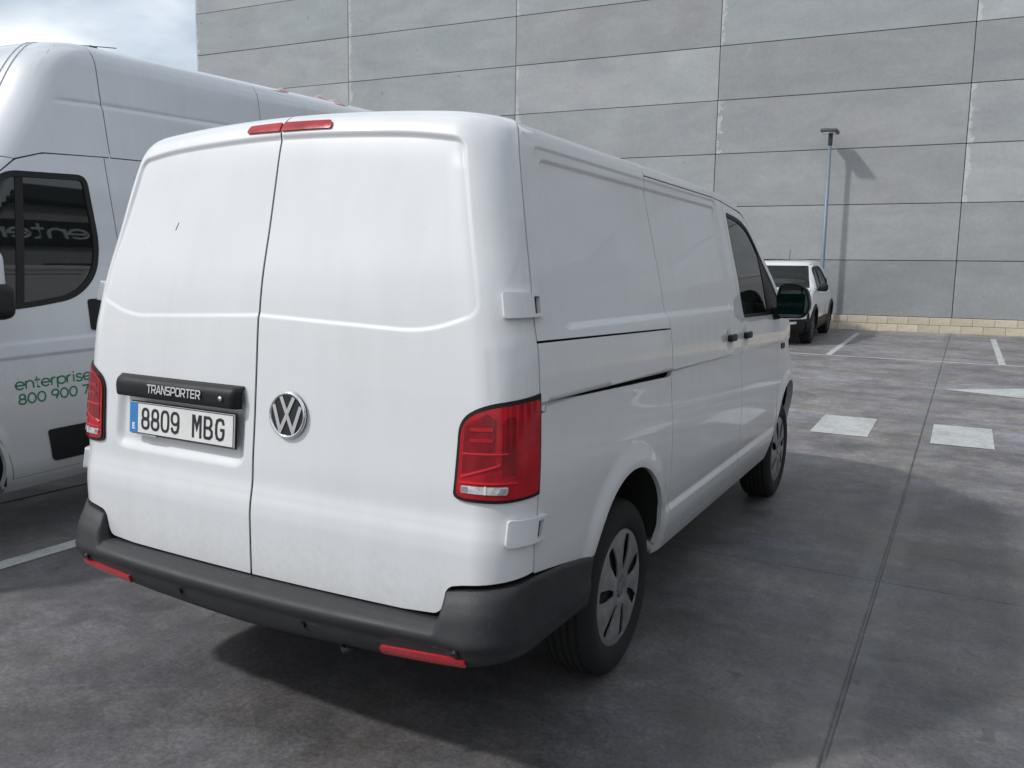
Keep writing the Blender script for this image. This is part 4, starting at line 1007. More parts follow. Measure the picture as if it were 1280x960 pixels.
    box('dashboard', (0, 3.80, 1.19), (1.58, 0.52, 0.30), M['seat'], v, 0.08, 4, True)
    stw = empty('steering_wheel', (-0.45, 3.42, 1.18)); stw.parent = v; stw.rotation_euler = (math.radians(-62), 0, 0)
    P = np.zeros((40, 10, 3))
    for i in range(40):
        for j in range(10):
            q, s = 2*math.pi*i/40, 2*math.pi*j/9; r = 0.185+0.014*math.cos(s); P[i, j] = (r*math.cos(q), r*math.sin(q), 0.014*math.sin(s))
    grid_obj('steering_rim', P, M['black'], stw, close_u=True)
    box('steering_boss', (0, 0, -0.01), (0.33, 0.07, 0.03), M['black'], stw, 0.012)
    # --- rear bumper: lofted profile round the back and along the side to the wheel arch
    us = np.concatenate([np.linspace(0, 0.66, 34), np.linspace(0.668, 0.76, 26), np.linspace(0.77, 1.04, 30), np.linspace(1.055, 1.40, 30)])
    U = np.concatenate([-us[::-1][:-1], us]); NPf = 20
    P = np.zeros((len(U), NPf, 3))
    for i, u in enumerate(U):
        a = abs(u); k = float(sstep(a, 0.722, 0.750)); sd = float(sstep(a, 0.84, 1.02)); ycur = max(0.0, a-1.04)
        ytop_side = np.interp(a, [0.74, 0.80, 1.02, 1.18, 1.40], [0.615, 0.628, 0.652, 0.632, 0.588])
        zin = 0.530*(1-k)+ytop_side*k
        # offsets out of the body line measured at z=0.5
        lip = -0.078+0.020*(a/0.75)**2 if a < 0.75 else -0.058
        lip = lip*(1-sd)+(-0.012)*sd
        bot = np.interp(a, [0, 0.75, 0.95, 1.05, 1.40], [0.378, 0.396, 0.424, 0.434, 0.415])
        zl = 0.500*(1-sd)+np.interp(a, [0.9, 1.4], [0.52, 0.50])*sd
        if k < 0.5:
            prof = [(0.03, zin-0.003), (0.004, zin-0.003), (-0.012, 0.5265), (lip*0.55, 0.519), (lip+0.018, 0.511), (lip+0.006, 0.506), (lip, 0.497), (lip-0.001, 0.487), (lip+0.003, 0.474)]
        else:
            zt = zin+0.001
            prof = [(0.03, zt-0.004), (-0.001, zt-0.003), (-0.006-0.004*(1-sd), zt-0.004), (lip*0.35-0.004, zt-0.02-0.02*(1-sd)), (lip*0.62, zt-0.055), (lip*0.80, zt-0.085), (lip*0.93, max(zl, 0.50)), (lip, 0.490), (lip+0.003*(1-sd), 0.474)]
        if 0.0 < k < 1.0:   # side wall of the step
            pa = [(0.03, 0.527), (0.004, 0.527), (-0.012, 0.5265), (lip*0.55, 0.519), (lip+0.018, 0.511), (lip+0.006, 0.506), (lip, 0.497), (lip-0.001, 0.487), (lip+0.003, 0.474)]
            zt = ytop_side+0.001
            pb = [(0.03, zt-0.004), (-0.001, zt-0.003), (-0.008, zt-0.004), (lip*0.35-0.004, zt-0.04), (lip*0.62, zt-0.055), (lip*0.80, zt-0.085), (lip*0.93, 0.50), (lip, 0.490), (lip+0.003, 0.474)]
            prof = [((1-k)*p[0]+k*q[0], (1-k)*p[1]+k*q[1]) for p, q in zip(pa, pb)]
        f2 = 1-sd
        prof += [(lip+0.010*f2+0.002, 0.462), (lip+0.012*f2+0.003, 0.455), (lip+0.014*f2+0.004, 0.44), (lip+0.020*f2+0.006, 0.5*(0.44+bot)), (lip+0.028*f2+0.008, bot+0.012), (lip+0.034*f2+0.012, bot+0.003), (lip+0.05, bot), (0.02, bot-0.004), (0.08, bot-0.006), (0.16*f2+0.10, bot-0.006), (0.2*f2+0.11, bot+0.03)]
        prof = prof[:NPf]
        x, y, z = (float(q[0]) for q in rear_raw(np.array([a]), np.array([0.62])))
        e = 1e-3; p1 = np.array([float(q[0]) for q in rear_raw(np.array([a+e]), np.array([0.62]))]); p0 = np.array([float(q[0]) for q in rear_raw(np.array([a-e]), np.array([0.62]))])
        tn = (p1-p0)[:2]; tn /= np.linalg.norm(tn); nn = np.array([tn[1], -tn[0]])
        # trim the rear edge along the wheel arch
        for j, (o, zz) in enumerate(prof):
            xx, yy = x+nn[0]*(-o), y+nn[1]*(-o)
            if a > 1.04:
                ymax = A[0]-math.sqrt(max(0.0, (AR+0.0)**2-(zz-A[1])**2))-0.002; y_end = 0.536
                fr = (a-1.04)/0.36; y_s = y-(a-1.04)
                yy = y_s+(min(ymax, 0.60)-y_s)*fr+ (yy-y)
            P[i, j] = (math.copysign(xx, u) if u != 0 else 0.0, yy, zz)
    bp = grid_obj('rear_bumper', P, M['bumper'], v)
    def bump_pt(u, zz):
        i = int(np.argmin(np.abs(U-u))); col = P[i, 8:15]; j = int(np.argmin(np.abs(col[:, 2]-zz))); return col, i
    def bsurf(a, b):   # chart on the bumper fascia: a=u, b=z
        o = np.zeros((len(a), 3)); 
        for n_, (u, zz) in enumerate(zip(a, b)):
            i = np.clip(np.searchsorted(U, u)-1, 0, len(U)-2); t = (u-U[i])/(U[i+1]-U[i]); q = []
            for ii in (i, i+1):
                c = P[ii, 7:15][::-1]; q.append([np.interp(zz, c[:, 2], c[:, k]) for k in (0, 1)])
            o[n_] = ((1-t)*q[0][0]+t*q[1][0], (1-t)*q[0][1]+t*q[1][1], zz)
        return o
    for sg in (1, -1):
        panel('reflector', bsurf, roundpoly([(sg*0.55, 0.406), (sg*0.825, 0.416), (sg*0.825, 0.443), (sg*0.55, 0.433)], 0.008, 3), M['reflector'], bp, res=0.012, offset=0.008, flange=0.010)
        for uu, zz in ((0.80, 0.458), (0.27, 0.440)):
            t = np.linspace(0, 2*math.pi, 15)[:-1]
            panel('parking_sensor', bsurf, np.c_[sg*uu+0.011*np.cos(t), zz+0.011*np.sin(t)], M['ink'], bp, res=0.006, offset=0.010, flange=0.014)
    # --- wheels
    for sg in (1, -1):
        make_wheel(v, (sg*0.803, 0.99, 0.335), spin=math.radians(180+180/7), side=sg)
        make_wheel(v, (sg*0.803, 3.99, 0.335), spin=math.radians(40), side=sg)
    return v
VAN = build_van()

# ------------------------------------------------------------------ generic body for the other two vehicles (nose towards -y)
class Body:
    def __init__(s, W, v, inset, z, vf, yf, lf, vr, yr, lr, n=3.0):
        s.W = W; s.I = pchip(v, inset); s.Z = pchip(v, z); s.F = pchip(vf, yf); s.LF = lerpf(*lf); s.R = pchip(vr, yr); s.LR = lerpf(*lr); s.n = n; s.disp = None
    def side(s, y, v):
        y = np.asarray(y, float); v = np.asarray(v, float); hw = s.W-s.I(v)
        b = s.F(v); a = b+s.LF(v); t = np.clip((a-y)/(a-b), 0, 0.9995); r = s.R(v); q = r-s.LR(v); t2 = np.clip((y-q)/(r-q), 0, 0.9995)
        x = hw*np.minimum((1-t**s.n)**(1/s.n), (1-t2**s.n)**(1/s.n))
        if s.disp is not None: x = x+s.disp(y, v)
        return np.c_[x, y, s.Z(v)]
    def front(s, x, v):
        x = np.asarray(x, float); v = np.asarray(v, float); hw = s.W-s.I(v); b = s.F(v); a = b+s.LF(v)
        return np.c_[x, a-(a-b)*np.maximum(1e-6, 1-np.clip(np.abs(x)/hw, 0, 0.9999)**s.n)**(1/s.n), s.Z(v)]
    def rear(s, x, v):
        x = np.asarray(x, float); v = np.asarray(v, float); hw = s.W-s.I(v); r = s.R(v); q = r-s.LR(v)
        return np.c_[x, q+(r-q)*np.maximum(1e-6, 1-np.clip(np.abs(x)/hw, 0, 0.9999)**s.n)**(1/s.n), s.Z(v)]
    def py(s, v, T=0.6): v = np.atleast_1d(v).astype(float); return float((s.F(v)+s.LF(v)*(1-T))[0])
    def ry(s, v, T=0.6): v = np.atleast_1d(v).astype(float); return float((s.R(v)-s.LR(v)*(1-T))[0])
    def px(s, v, T=0.6): v = np.atleast_1d(v).astype(float); return float(((s.W-s.I(v))*(1-T**s.n)**(1/s.n))[0])

# ------------------------------------------------------------------ tall white van on the left
def high_van():
    ax = 0.28; Wd = M['white2']
    root = empty('high_roof_van', (-3.525, ax, 0.34), (math.radians(2.0), 0, 0), label='tall white high roof van at the left edge with green lettering on its door', cat='van')
    body = root
    dz = -0.34
    vt = [0.25, 0.32, 0.42, 0.60, 0.95, 1.15, 1.35, 1.60, 1.90, 2.12, 2.40, 2.55, 2.62, 2.68, 2.74, 2.80, 2.90]
    B = Body(1.025, vt, [0.10, 0.05, 0.012, 0.0, 0.0, 0.008, 0.025, 0.055, 0.098, 0.128, 0.165, 0.188, 0.205, 0.235, 0.28, 0.335, 0.43],
             [z+dz for z in (0.25, 0.32, 0.42, 0.60, 0.95, 1.15, 1.35, 1.60, 1.90, 2.12, 2.415, 2.60, 2.675, 2.73, 2.768, 2.79, 2.80)],
             [0.25, 0.45, 0.8, 1.0, 1.2, 1.32, 1.6, 2.1, 2.4, 2.6, 2.74, 2.9], [-0.86, -0.94, -0.93, -0.86, -0.66, -0.28, 0.08, 0.50, 0.73, 0.89, 1.03, 1.20], ([0, 1.0, 1.3, 3], [0.72, 0.72, 0.34, 0.28]),
             [0.25, 1.2, 2.4, 2.9], [5.02, 5.04, 4.98, 4.70], ([0, 3], [0.25, 0.25]))
    CR = pchip([-1, 0.75, 1.0, 1.3, 1.9, 5.2], [2.36, 2.345, 2.395, 2.405, 2.405, 2.405])
    REC = roundpoly([(1.44, 1.28), (4.7, 1.28), (4.7, 2.03), (1.44, 2.03)], 0.08, 5)
    def disp(y, v):
        d = (-0.008*sstep(v-CR(y), -0.004, 0.010)*(1-sstep(v, 2.46, 2.66))-0.010*np.exp(-((v-CR(y))/0.010)**2))*sstep(y, 0.90, 1.1)
        d += 0.008*(1-sstep(np.abs(v-1.035), 0.03, 0.05))
        k = (v > 1.2) & (v < 2.2)
        if np.any(k): d[k] -= 0.010*sstep(-sdpoly(np.c_[y[k], v[k]], REC), -0.004, 0.016)
        r = np.hypot(y, v-0.38); d += 0.012*(1-sstep(r, 0.43, 0.50))*(v < 1)
        return d
    B.disp = disp
    AR_ = 0.42
    yc_ = np.arange(0.8, 4.9, 0.02); crb = np.vstack([np.c_[yc_+0.0003*k, CR(yc_)+o] for k, o in enumerate((-0.018, -0.012, -0.007, -0.003, 0.0, 0.003, 0.007, 0.012, 0.018))])
    def arch(c, a0, a1, n=36): return [(c+AR_*math.cos(t), 0.38+AR_*math.sin(t)) for t in np.radians(np.linspace(a0, a1, n))]
    win = roundpoly([(0.22, 1.255), (0.62, 1.262), (0.92, 1.30), (1.065, 1.42), (1.115, 1.60), (1.105, 2.000), (0.63, 1.996), (0.525, 1.90)], [0.03, 0.2, 0.12, 0.12, 0.12, 0.06, 0.08, 0.08], 6)
    door = roundpoly([(0.475, 0.335), (1.243, 0.335), (1.243, 2.115), (0.86, 2.105), (0.70, 2.060), (0.53, 1.92), (0.12, 1.25), (-0.05, 0.86), (0.30, 0.72), (0.43, 0.52)], [0.01, 0.02, 0.01, 0.03, 0.015, 0.015, 0.02, 0.05, 0.1, 0.1], 6)
    def sp(p, d):
        q = np.roll(p, -1, 0)-np.roll(p, 1, 0); n = np.c_[q[:, 1], -q[:, 0]]; n /= np.maximum(np.linalg.norm(n, axis=1), 1e-9)[:, None]
        return p+n*d*(1 if area2(p) > 0 else -1)
    wr = resample(win, 0.02)
    for mir in (False, True):
        R_ = 0.016 if not mir else 0.04
        s_ = -1 if mir else 1
        fd = panel('front_door', B.side, door, Wd, body, res=R_, step=0.014, holes=[win], flange=0.02, mirror=mir)
        panel('window_seal', B.side, sp(wr, 0.004), M['black'], fd, res=0.02, step=0.016, holes=[sp(wr, -0.028)], flange=0.01, offset=0.002, mirror=mir)
        panel('window_glass', B.side, sp(wr, -0.02), M['glassdark'], fd, res=0.03, flange=0, offset=-0.006, mirror=mir)
        panel('window_bar', B.side, np.array([(0.565, 1.262), (0.61, 1.262), (0.73, 1.999), (0.685, 1.999)]), M['black'], fd, res=0.04, flange=0.004, offset=-0.002, mirror=mir)
        # side wall behind the door, roof side, front wing
        panel('side_panel', B.side, np.array([(1.2495, 0.335), (3.35, 0.335), (3.35, 0.35)]+[(3.80-AR_*math.cos(t), 0.38+AR_*math.sin(t)) for t in np.radians(np.linspace(5, 175, 24))]+[(4.9, 0.35), (4.9, 2.115), (1.2495, 2.115)]), Wd, body, res=R_*1.5, step=0.02, flange=0.02, mirror=mir)
        edge = [(B.py(q), q) for q in np.linspace(2.082, 2.9, 24)]
        panel('high_roof_front', B.side, np.array([(1.286, 2.121), (1.286, 2.9)]+edge[::-1]+[(0.695, 2.067), (0.86, 2.112)]), Wd, body, res=R_, step=0.014, flange=0.006, mirror=mir, extra=crb)
        panel('high_roof_side', B.side, np.array([(1.2925, 2.121), (2.60, 2.121), (2.60, 2.9), (1.2925, 2.9)]), Wd, body, res=R_, step=0.014, flange=0.006, mirror=mir, extra=crb)
        panel('high_roof_side', B.side, np.array([(2.6065, 2.121), (4.9, 2.121), (4.75, 2.9), (2.6065, 2.9)]), Wd, body, res=R_*1.5, step=0.014, flange=0.006, mirror=mir, extra=crb)
        pe = [(B.py(q), q) for q in np.linspace(1.245, 2.075, 20)]
        panel('windscreen_pillar', B.side, np.array(pe+[(0.693, 2.064), (0.523, 1.92), (0.112, 1.252)]), Wd, body, res=0.03, step=0.02, flange=0.02, mirror=mir)
        we = [(B.py(q), q) for q in np.linspace(0.40, 1.24, 16)]
        panel('front_wing', B.side, np.array([(0.112, 1.24), (-0.057, 0.862), (0.295, 0.716)]+arch(0, 42, 178)+[(-0.43, 0.38)]+[e for e in we if e[0] < -0.44 or e[1] > 0.6]), Wd, body, res=0.03, step=0.02, flange=0.03, mirror=mir)
        panel('arch_lip', B.side, np.array([(0.467, 0.28), (0.469, 0.335), (0.425, 0.518), (0.297, 0.712)]+arch(0, 42, -12)), Wd, body, res=0.02, step=0.015, flange=0.03, mirror=mir)
        panel('sill', B.side, np.array([(0.43, 0.255), (3.4, 0.255), (3.4, 0.329), (0.45, 0.329)]), Wd, body, res=0.03, flange=0.04, mirror=mir)
        panel('rub_panel', B.side, roundpoly([(0.69, 0.392), (1.236, 0.392), (1.236, 0.578), (0.665, 0.578)], [0.03, 0.005, 0.005, 0.02], 4), M['black'], fd, res=0.03, flange=0.012, offset=0.008, mirror=mir)
        panel('door_handle', B.side, roundpoly([(0.985, 1.11), (1.14, 1.11), (1.14, 1.29), (0.985, 1.29)], 0.02, 4), M['black'], fd, res=0.03, flange=0.01, offset=0.006, mirror=mir)
        n = 24; P = np.zeros((n, 2, 3))
        for ci in (0.0, 3.80):
            for i in range(n):
                t = math.radians(-10+200*i/(n-1))
                for j, x in enumerate((0.55, 1.01)): P[i, j] = (x, ci+(AR_+0.005)*math.cos(t), 0.04+(AR_+0.005)*math.sin(t))
            grid_obj('arch_liner', P, M['under'], body, mirror=mir)
        mr = empty('side_mirror', (0, 0, 0)); mr.parent = body
        tube('mirror_arm', [(s_*0.99, 0.26, 0.99), (s_*1.12, 0.27, 1.02)], 0.05, M['black'], mr)
        box('mirror_housing', (s_*1.20, 0.32, 0.98), (0.24, 0.15, 0.18), M['black'], mr, 0.05, 4, True)
        box('mirror_cap', (s_*1.18, 0.31, 1.13), (0.20, 0.14, 0.22), Wd, mr, 0.05, 4, True)
    # lettering on the near door, following its surface
    def near_side(y0, z0):
        def f(x, y, h):
            P = B.side(y0+x, z0+y); P[:, 0] += 0.0008+h; return P
        return f
    stroke_text('enterprise', 0.044, 0.0088, near_side(0.505, 0.826), M['green'], body, depth=0.0006, width=0.455)
    stroke_text('800 900 7', 0.038, 0.0090, near_side(0.515, 0.746), M['green'], body, depth=0.0006, width=0.425)
    px = lambda q: B.px(q)
    def fp(a, b, n=16, s=0.995):
        r = [(px(q)*s, q) for q in np.linspace(a, b, n)]; return np.array(r+[(-x, q) for x, q in r[::-1]])
    panel('front_bumper', B.front, fp(0.28, 0.62), M['bumper'], body, res=0.06, flange=0.02, flip=False)
    panel('nose', B.front, fp(0.625, 1.24), Wd, body, res=0.05, flange=0.02)
    panel('windscreen', B.front, fp(1.245, 2.06), M['glassdark'], body, res=0.05, flange=0)
    rf = panel('roof_brow', B.front, fp(2.065, 2.9, s=1.0), Wd, body, res=0.03, flange=0)
    # roof seam ridges seen on the brow
    for s_ in (0.80, 0.74):
        pts = [tuple(B.front(np.array([px(q)*(s_)]), np.array([q]))[0]+np.array([0, -0.002, 0.003])) for q in np.linspace(2.10, 2.86, 18)]
        tube('roof_seam', pts, 0.0025, M['white2'], body, 8)
    x2 = 1.025-0.43
    P = np.array([[(x, y, 2.80+dz+0.035*(1-(x/x2)**2)-0.002) for y in np.linspace(1.38, 4.65, 20)] for x in np.linspace(-x2-0.03, x2+0.03, 13)]); grid_obj('roof', P, Wd, body)
    rr = [(B.px(q)*0.995, q) for q in np.linspace(0.30, 2.85, 30)]
    panel('rear_doors', B.rear, np.array(rr+[(-x, q) for x, q in rr[::-1]]), Wd, body, res=0.08, flange=0.02, flip=True)
    box('inner_core', (0, 2.95, 1.25+dz), (1.60, 3.5, 1.6), M['under'], body)
    box('underbody', (0, 2.0, 0.36+dz), (1.3, 5.0, 0.2), M['under'], body)
    box('dashboard', (0, -0.12, 1.18+dz), (1.7, 0.5, 0.3), M['seat'], body, 0.06, 3)
    for x in (-0.45, 0.45):
        st = empty('seat', (x, 0.95, 0.65+dz)); st.parent = body
        box('cushion', (0, -0.10, 0.25), (0.5, 0.5, 0.2), M['seat'], st, 0.06, 3); box('backrest', (0, 0.17, 0.62), (0.5, 0.16, 0.62), M['seat'], st, 0.06, 3)
        box('headrest', (0, 0.19, 1.02), (0.28, 0.11, 0.18), M['seat'], st, 0.04, 3)
    # short aerial lying on the roof edge
    tube('aerial', [(0.60, 1.33, 2.805+dz), (0.62, 1.60, 2.835+dz)], 0.003, M['ink'], body, 6)
    box('aerial_base', (0.60, 1.44, 2.808+dz), (0.04, 0.06, 0.024), M['ink'], body, 0.01)
    for sg in (1, -1):
        [make_wheel(root, (sg*0.90, yy*math.cos(math.radians(2.0))+0.005*math.sin(math.radians(2.0)), 0.005*math.cos(math.radians(2.0))-yy*math.sin(math.radians(2.0))), R=0.345, width=0.215, rr=0.232, side=sg) for yy in (0.0, 3.80)]
    # crumpled pale pink cloth lying on the roof
    ny, nx = 44, 12; P = np.zeros((ny, nx, 3))
    for i in range(ny):
        for j in range(nx):
            s, t = i/(ny-1), j/(nx-1); env = (math.sin(math.pi*t)**0.5)*(math.sin(math.pi*s)**0.4)
            h = 0.052*env*(0.35+0.9*max(0, math.sin(s*9.0+1.2*math.sin(t*5)))*(0.4+0.9*s)+0.25*math.sin(31*s+8*t))
            P[i, j] = (-2.98+0.20*t+0.02*math.sin(9*s), 2.90+1.05*s, 2.775+0.036*(1.05*s)+max(h, 0.002)+0.012)
    P[:, :, 2] += 0.062
    o = grid_obj('cloth', P, M['pink'], None); tag(o, 'crumpled pale pink cloth lying on the roof of the tall white van', 'cloth')
high_van()

# ------------------------------------------------------------------ small white crossover parked nose-out at the wall
def small_car():
    yc, xc = 15.15, -1.50       # front axle centre
    th = math.atan(0.0225)
    root = empty('parked_car', (xc, yc, float(gz(yc))), (th, 0, math.radians(1.5)), label='small white crossover car with black lower trim parked by the block wall', cat='car')
    W = M['white3']; WB = 2.55; Rw = 0.33
    vt = [0.20, 0.28, 0.45, 0.70, 0.90, 1.00, 1.10, 1.25, 1.40, 1.48, 1.54, 1.58, 1.64, 1.75]
    B = Body(0.89, vt, [0.10, 0.04, 0.01, 0.0, 0.012, 0.03, 0.07, 0.125, 0.18, 0.215, 0.25, 0.29, 0.36, 0.50],
             [0.20, 0.28, 0.45, 0.70, 0.90, 1.00, 1.10, 1.25, 1.40, 1.475, 1.525, 1.55, 1.57, 1.585],
             [0.2, 0.35, 0.60, 0.75, 0.90, 1.00, 1.06, 1.25, 1.45, 1.58, 1.75], [-0.72, -0.82, -0.82, -0.78, -0.70, -0.35, 0.10, 0.42, 0.78, 1.05, 1.45], ([0, 0.8, 1.05, 2], [0.80, 0.80, 0.42, 0.40]),
             [0.2, 0.5, 0.9, 1.0, 1.3, 1.55, 1.75], [3.18, 3.30, 3.28, 3.22, 3.02, 2.75, 2.4], ([0, 3], [0.6, 0.6]))
    def disp(y, v):
        d = np.zeros(len(y))
        for c in (0, WB): d = d+0.02*(1-sstep(np.hypot(y-c, v-0.34), 0.38, 0.46))*(v < 0.9)
        return d-0.018*(1-sstep(np.abs(v-0.55), 0.05, 0.22))*sstep(y, 0.5, 0.8)*(1-sstep(y, 1.9, 2.1))
    B.disp = disp
    def arch(c, a0, a1, r=0.37, n=26): return [(c+r*math.cos(t), 0.34+r*math.sin(t)) for t in np.radians(np.linspace(a0, a1, n))]
    win1 = roundpoly([(0.52, 1.015), (1.20, 1.02), (1.20, 1.45), (1.00, 1.44), (0.80, 1.33)], [0.02, 0.01, 0.02, 0.1, 0.1], 4)
    win2 = roundpoly([(1.27, 1.02), (1.98, 1.06), (2.28, 1.13), (1.95, 1.40), (1.70, 1.452), (1.27, 1.455)], [0.01, 0.1, 0.03, 0.1, 0.1, 0.01], 4)
    for mir in (False, True):
        s_ = -1 if mir else 1
        e1 = [(B.py(q), q) for q in np.linspace(1.0, 1.5, 10)]; e0 = [(B.py(q), q) for q in np.linspace(0.50, 0.98, 10)]
        re = [(B.ry(q), q) for q in np.linspace(0.45, 1.52, 16)]
        poly = arch(0, 6, 150)[::1]
        lower = [(B.py(0.45), 0.45)]+arch(0, 162, 18)+[(0.42, 0.46), (WB-0.42, 0.46)]+arch(WB, 162, 18)+re+[(2.2, 1.52), (1.2, 1.52), (0.95, 1.50)]+e1[::-1]+e0[::-1]
        bs = panel('body_side', B.side, np.array(lower), W, root, res=0.04, step=0.03, holes=[win1, win2], flange=0.02, mirror=mir)
        for wn in (win1, win2):
            wr = resample(wn, 0.03)
            panel('side_window', B.side, wr, M['glassdark'], root, res=0.06, flange=0, offset=-0.006, mirror=mir)
            q = np.roll(wr, -1, 0)-np.roll(wr, 1, 0); n = np.c_[q[:, 1], -q[:, 0]]; n /= np.maximum(np.linalg.norm(n, axis=1), 1e-9)[:, None]
            panel('window_trim', B.side, wr+n*0.022, M['black'], root, res=0.06, step=0.03, holes=[wr-n*0.016], flange=0.006, offset=0.006, mirror=mir)
        panel('wing_window_tip', B.side, np.array([(2.20, 1.12), (2.42, 1.17), (2.24, 1.22)]), M['black'], root, res=0.05, flange=0.004, offset=0.006, mirror=mir)
        clad = [(B.py(0.24), 0.24), (B.py(0.44), 0.44)]
        panel('lower_trim', B.side, np.array([(0.36, 0.22), (WB-0.36, 0.22), (WB-0.385, 0.455), (0.385, 0.455)]), M['black'], root, res=0.05, flange=0.03, offset=0.012, mirror=mir)
        for c in (0, WB):
            panel('arch_trim', B.side, np.array(arch(c, -12, 192, 0.425)+arch(c, 192, -12, 0.362)), M['black'], root, res=0.03, flange=0.03, offset=0.012, mirror=mir)
            n_ = 20; P = np.zeros((n_, 2, 3))
            for i in range(n_):
                t = math.radians(-14+208*i/(n_-1))
                for j, x in enumerate((0.5, 0.88)): P[i, j] = (x, c+0.372*math.cos(t), 0.34+0.372*math.sin(t))
            grid_obj('arch_liner', P, M['under'], root, mirror=mir)
            make_wheel(root, (s_*0.765, c, Rw), R=Rw, width=0.205, rr=0.235, style='alloy', side=s_)
        panel('bumper_corner', B.side, np.array([(B.py(0.24), 0.22), (-0.44, 0.22), (-0.43, 0.30), (-0.40, 0.46), (-0.44, 0.60), (B.py(0.66), 0.66), (B.py(0.445), 0.445)]), M['black'], root, res=0.04, flange=0.02, offset=0.012, mirror=mir)
        mr = empty('side_mirror'); mr.parent = root
        tube('mirror_arm', [(s_*0.84, 0.60, 1.0), (s_*0.93, 0.58, 1.04)], 0.025, M['black'], mr, 8)
        box('mirror_housing', (s_*0.955, 0.57, 1.06), (0.18, 0.11, 0.15), M['black'], mr, 0.05, 4, True)
        for yy in (1.12, 1.98): box('door_handle', (s_*0.888, yy, 0.93), (0.03, 0.16, 0.03), W, root, 0.008, 2)
    px = lambda q: B.px(q)
    def fp(a, b, n=10, s=0.995):
        r = [(px(q)*s, q) for q in np.linspace(a, b, n)]; return np.array(r+[(-x, q) for x, q in r[::-1]])
    panel('front_bumper', B.front, fp(0.22, 0.50), M['black'], root, res=0.05, flange=0.02)
    panel('front_panel', B.front, fp(0.505, 0.80), W, root, res=0.05, flange=0.02)
    panel('bonnet', B.front, fp(0.803, 1.04), W, root, res=0.05, flange=0.01)
    panel('grille', B.front, np.array([(-0.38, 0.60), (0.38, 0.60), (0.38, 0.70), (-0.38, 0.70)]), M['black'], root, res=0.05, offset=0.005, flange=0.006)
    ws = panel('windscreen', B.front, fp(1.055, 1.49, s=0.96), M['glassdark'], root, res=0.05, flange=0)
    panel('windscreen_surround', B.front, fp(1.045, 1.50), W, root, res=0.05, step=0.04, holes=[fp(1.06, 1.485, s=0.955)], flange=0.006)
    panel('roof_header', B.front, fp(1.503, 1.75), W, root, res=0.05, flange=0.01)
    panel('fog_lamp', B.front, np.array([(0.52, 0.40), (0.66, 0.42), (0.66, 0.46), (0.52, 0.45)]), M['clear'], root, res=0.05, offset=0.006, flange=0.006)
    for sg in (1, -1):
        hb = panel('headlight', B.front, np.array([(0.40, 0.61), (0.77, 0.63), (0.77, 0.765), (0.62, 0.745), (0.40, 0.70)])*[sg, 1], M['black'], root, res=0.05, offset=0.006, flange=0.006)
        panel('lamp_unit', B.front, np.array([(0.50, 0.635), (0.70, 0.65), (0.70, 0.725), (0.52, 0.69)])*[sg, 1], M['clear'], hb, res=0.05, offset=0.010, flange=0.004)
    x2 = 0.89-0.50
    P = np.array([[(x, y, 1.583+0.012*(1-(x/x2)**2)) for y in np.linspace(1.4, 2.6, 10)] for x in np.linspace(-x2-0.02, x2+0.02, 9)]); grid_obj('roof', P, W, root)
    for mir in (False, True):
        panel('roof_side', B.side, np.array([(1.0, 1.524), (2.45, 1.524), (2.3, 1.75), (1.45, 1.75)]), W, root, res=0.04, flange=0, mirror=mir)
    rr = [(B.px(q)*0.995, q) for q in np.linspace(0.30, 1.70, 16)]
    panel('tailgate', B.rear, np.array(rr+[(-x, q) for x, q in rr[::-1]]), W, root, res=0.08, flange=0.02, flip=True)
    tube('aerial', [(0.05, 2.0, 1.59), (0.05, 2.12, 1.80)], 0.006, M['ink'], root, 6)
    box('underbody', (0, 1.3, 0.32), (1.2, 3.4, 0.24), M['under'], root)
    box('dashboard', (0, 0.45, 0.95), (1.4, 0.4, 0.14), M['seat'], root, 0.03)
    box('dash_card', (0.42, 0.55, 1.03), (0.10, 0.12, 0.01), M['inkwhite'], root)
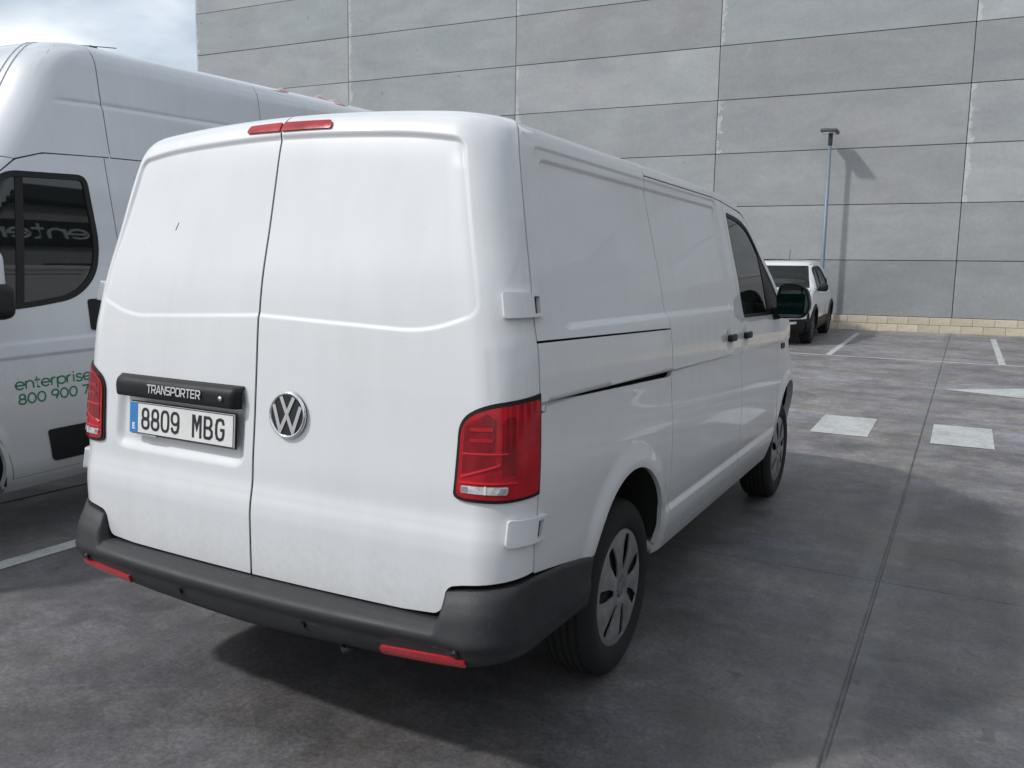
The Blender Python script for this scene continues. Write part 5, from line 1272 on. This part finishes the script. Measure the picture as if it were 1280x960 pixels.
    for x in (-0.36, 0.36):
        st = empty('seat', (x, 1.25, 0.55)); st.parent = root
        box('backrest', (0, 0.1, 0.35), (0.46, 0.14, 0.6), M['seat'], st, 0.05, 3); box('headrest', (0, 0.12, 0.74), (0.25, 0.1, 0.16), M['seat'], st, 0.04, 3)
    box('cabin_floor', (0, 1.6, 0.62), (1.5, 2.6, 0.05), M['under'], root)
small_car()

# ------------------------------------------------------------------ added unseen office block that dims the van side, and green sign; both reflected
def office():
    b = empty('added_office_block', (10.5, 0.0, 0), label='added out-of-view pale grey office block with windows, blocking sky from the van side', cat='building')
    m = simple('pale_grey_render', (0.42, 0.425, 0.42), 0.85, var=0.15, vscale=1.5)
    box('wall', (3.0, 0, 3.4), (6.0, 26.0, 6.8), m, b)
    box('roof_edge', (3.0, 0, 6.9), (6.3, 26.3, 0.2), M['lamphead'], b, 0.02)
    for r in range(2):
        for i in range(8):
            f = box('window', (-0.02, -10.5+3.0*i, 1.6+2.5*r), (0.10, 2.0, 1.5), M['lamphead'], b, 0.01)
            box('pane', (-0.075, -10.5+3.0*i, 1.6+2.5*r), (0.02, 1.84, 1.34), M['glassdark'], f)
    fa = box('sign_fascia', (-0.06, 8.6, 5.9), (0.12, 7.0, 1.0), M['greenblack'], b, 0.01)
    stroke_text('enterprise', 0.42, 0.085, flat_map(frame_mat((-0.121, 10.75, 5.72), (0, -1, 0), (0, 0, 1))), M['inkwhite'], fa, depth=0.003, width=4.3)
    box('base_course', (-0.03, 0, 0.15), (0.1, 26.0, 0.3), M['joint'], b)
office_done = office()
def sign():
    x, y = 2.9, -9.5
    b = empty('rental_sign', (x, y, 0), label='tall green sign board with white lettering standing behind the camera', cat='sign')
    for sx in (-0.75, 0.75): tube('post', [(sx, 0, 0), (sx, 0, 3.2)], 0.05, M['lamphead'], b)
    p = box('sign_board', (0, 0, 2.4), (2.0, 0.10, 1.5), M['greensign'], b, 0.02)
    stroke_text('enterprise', 0.24, 0.05, flat_map(frame_mat((0.86, 0.0505, 2.3), (-1, 0, 0), (0, 0, 1))), M['inkwhite'], p, depth=0.002, width=1.72)
sign()
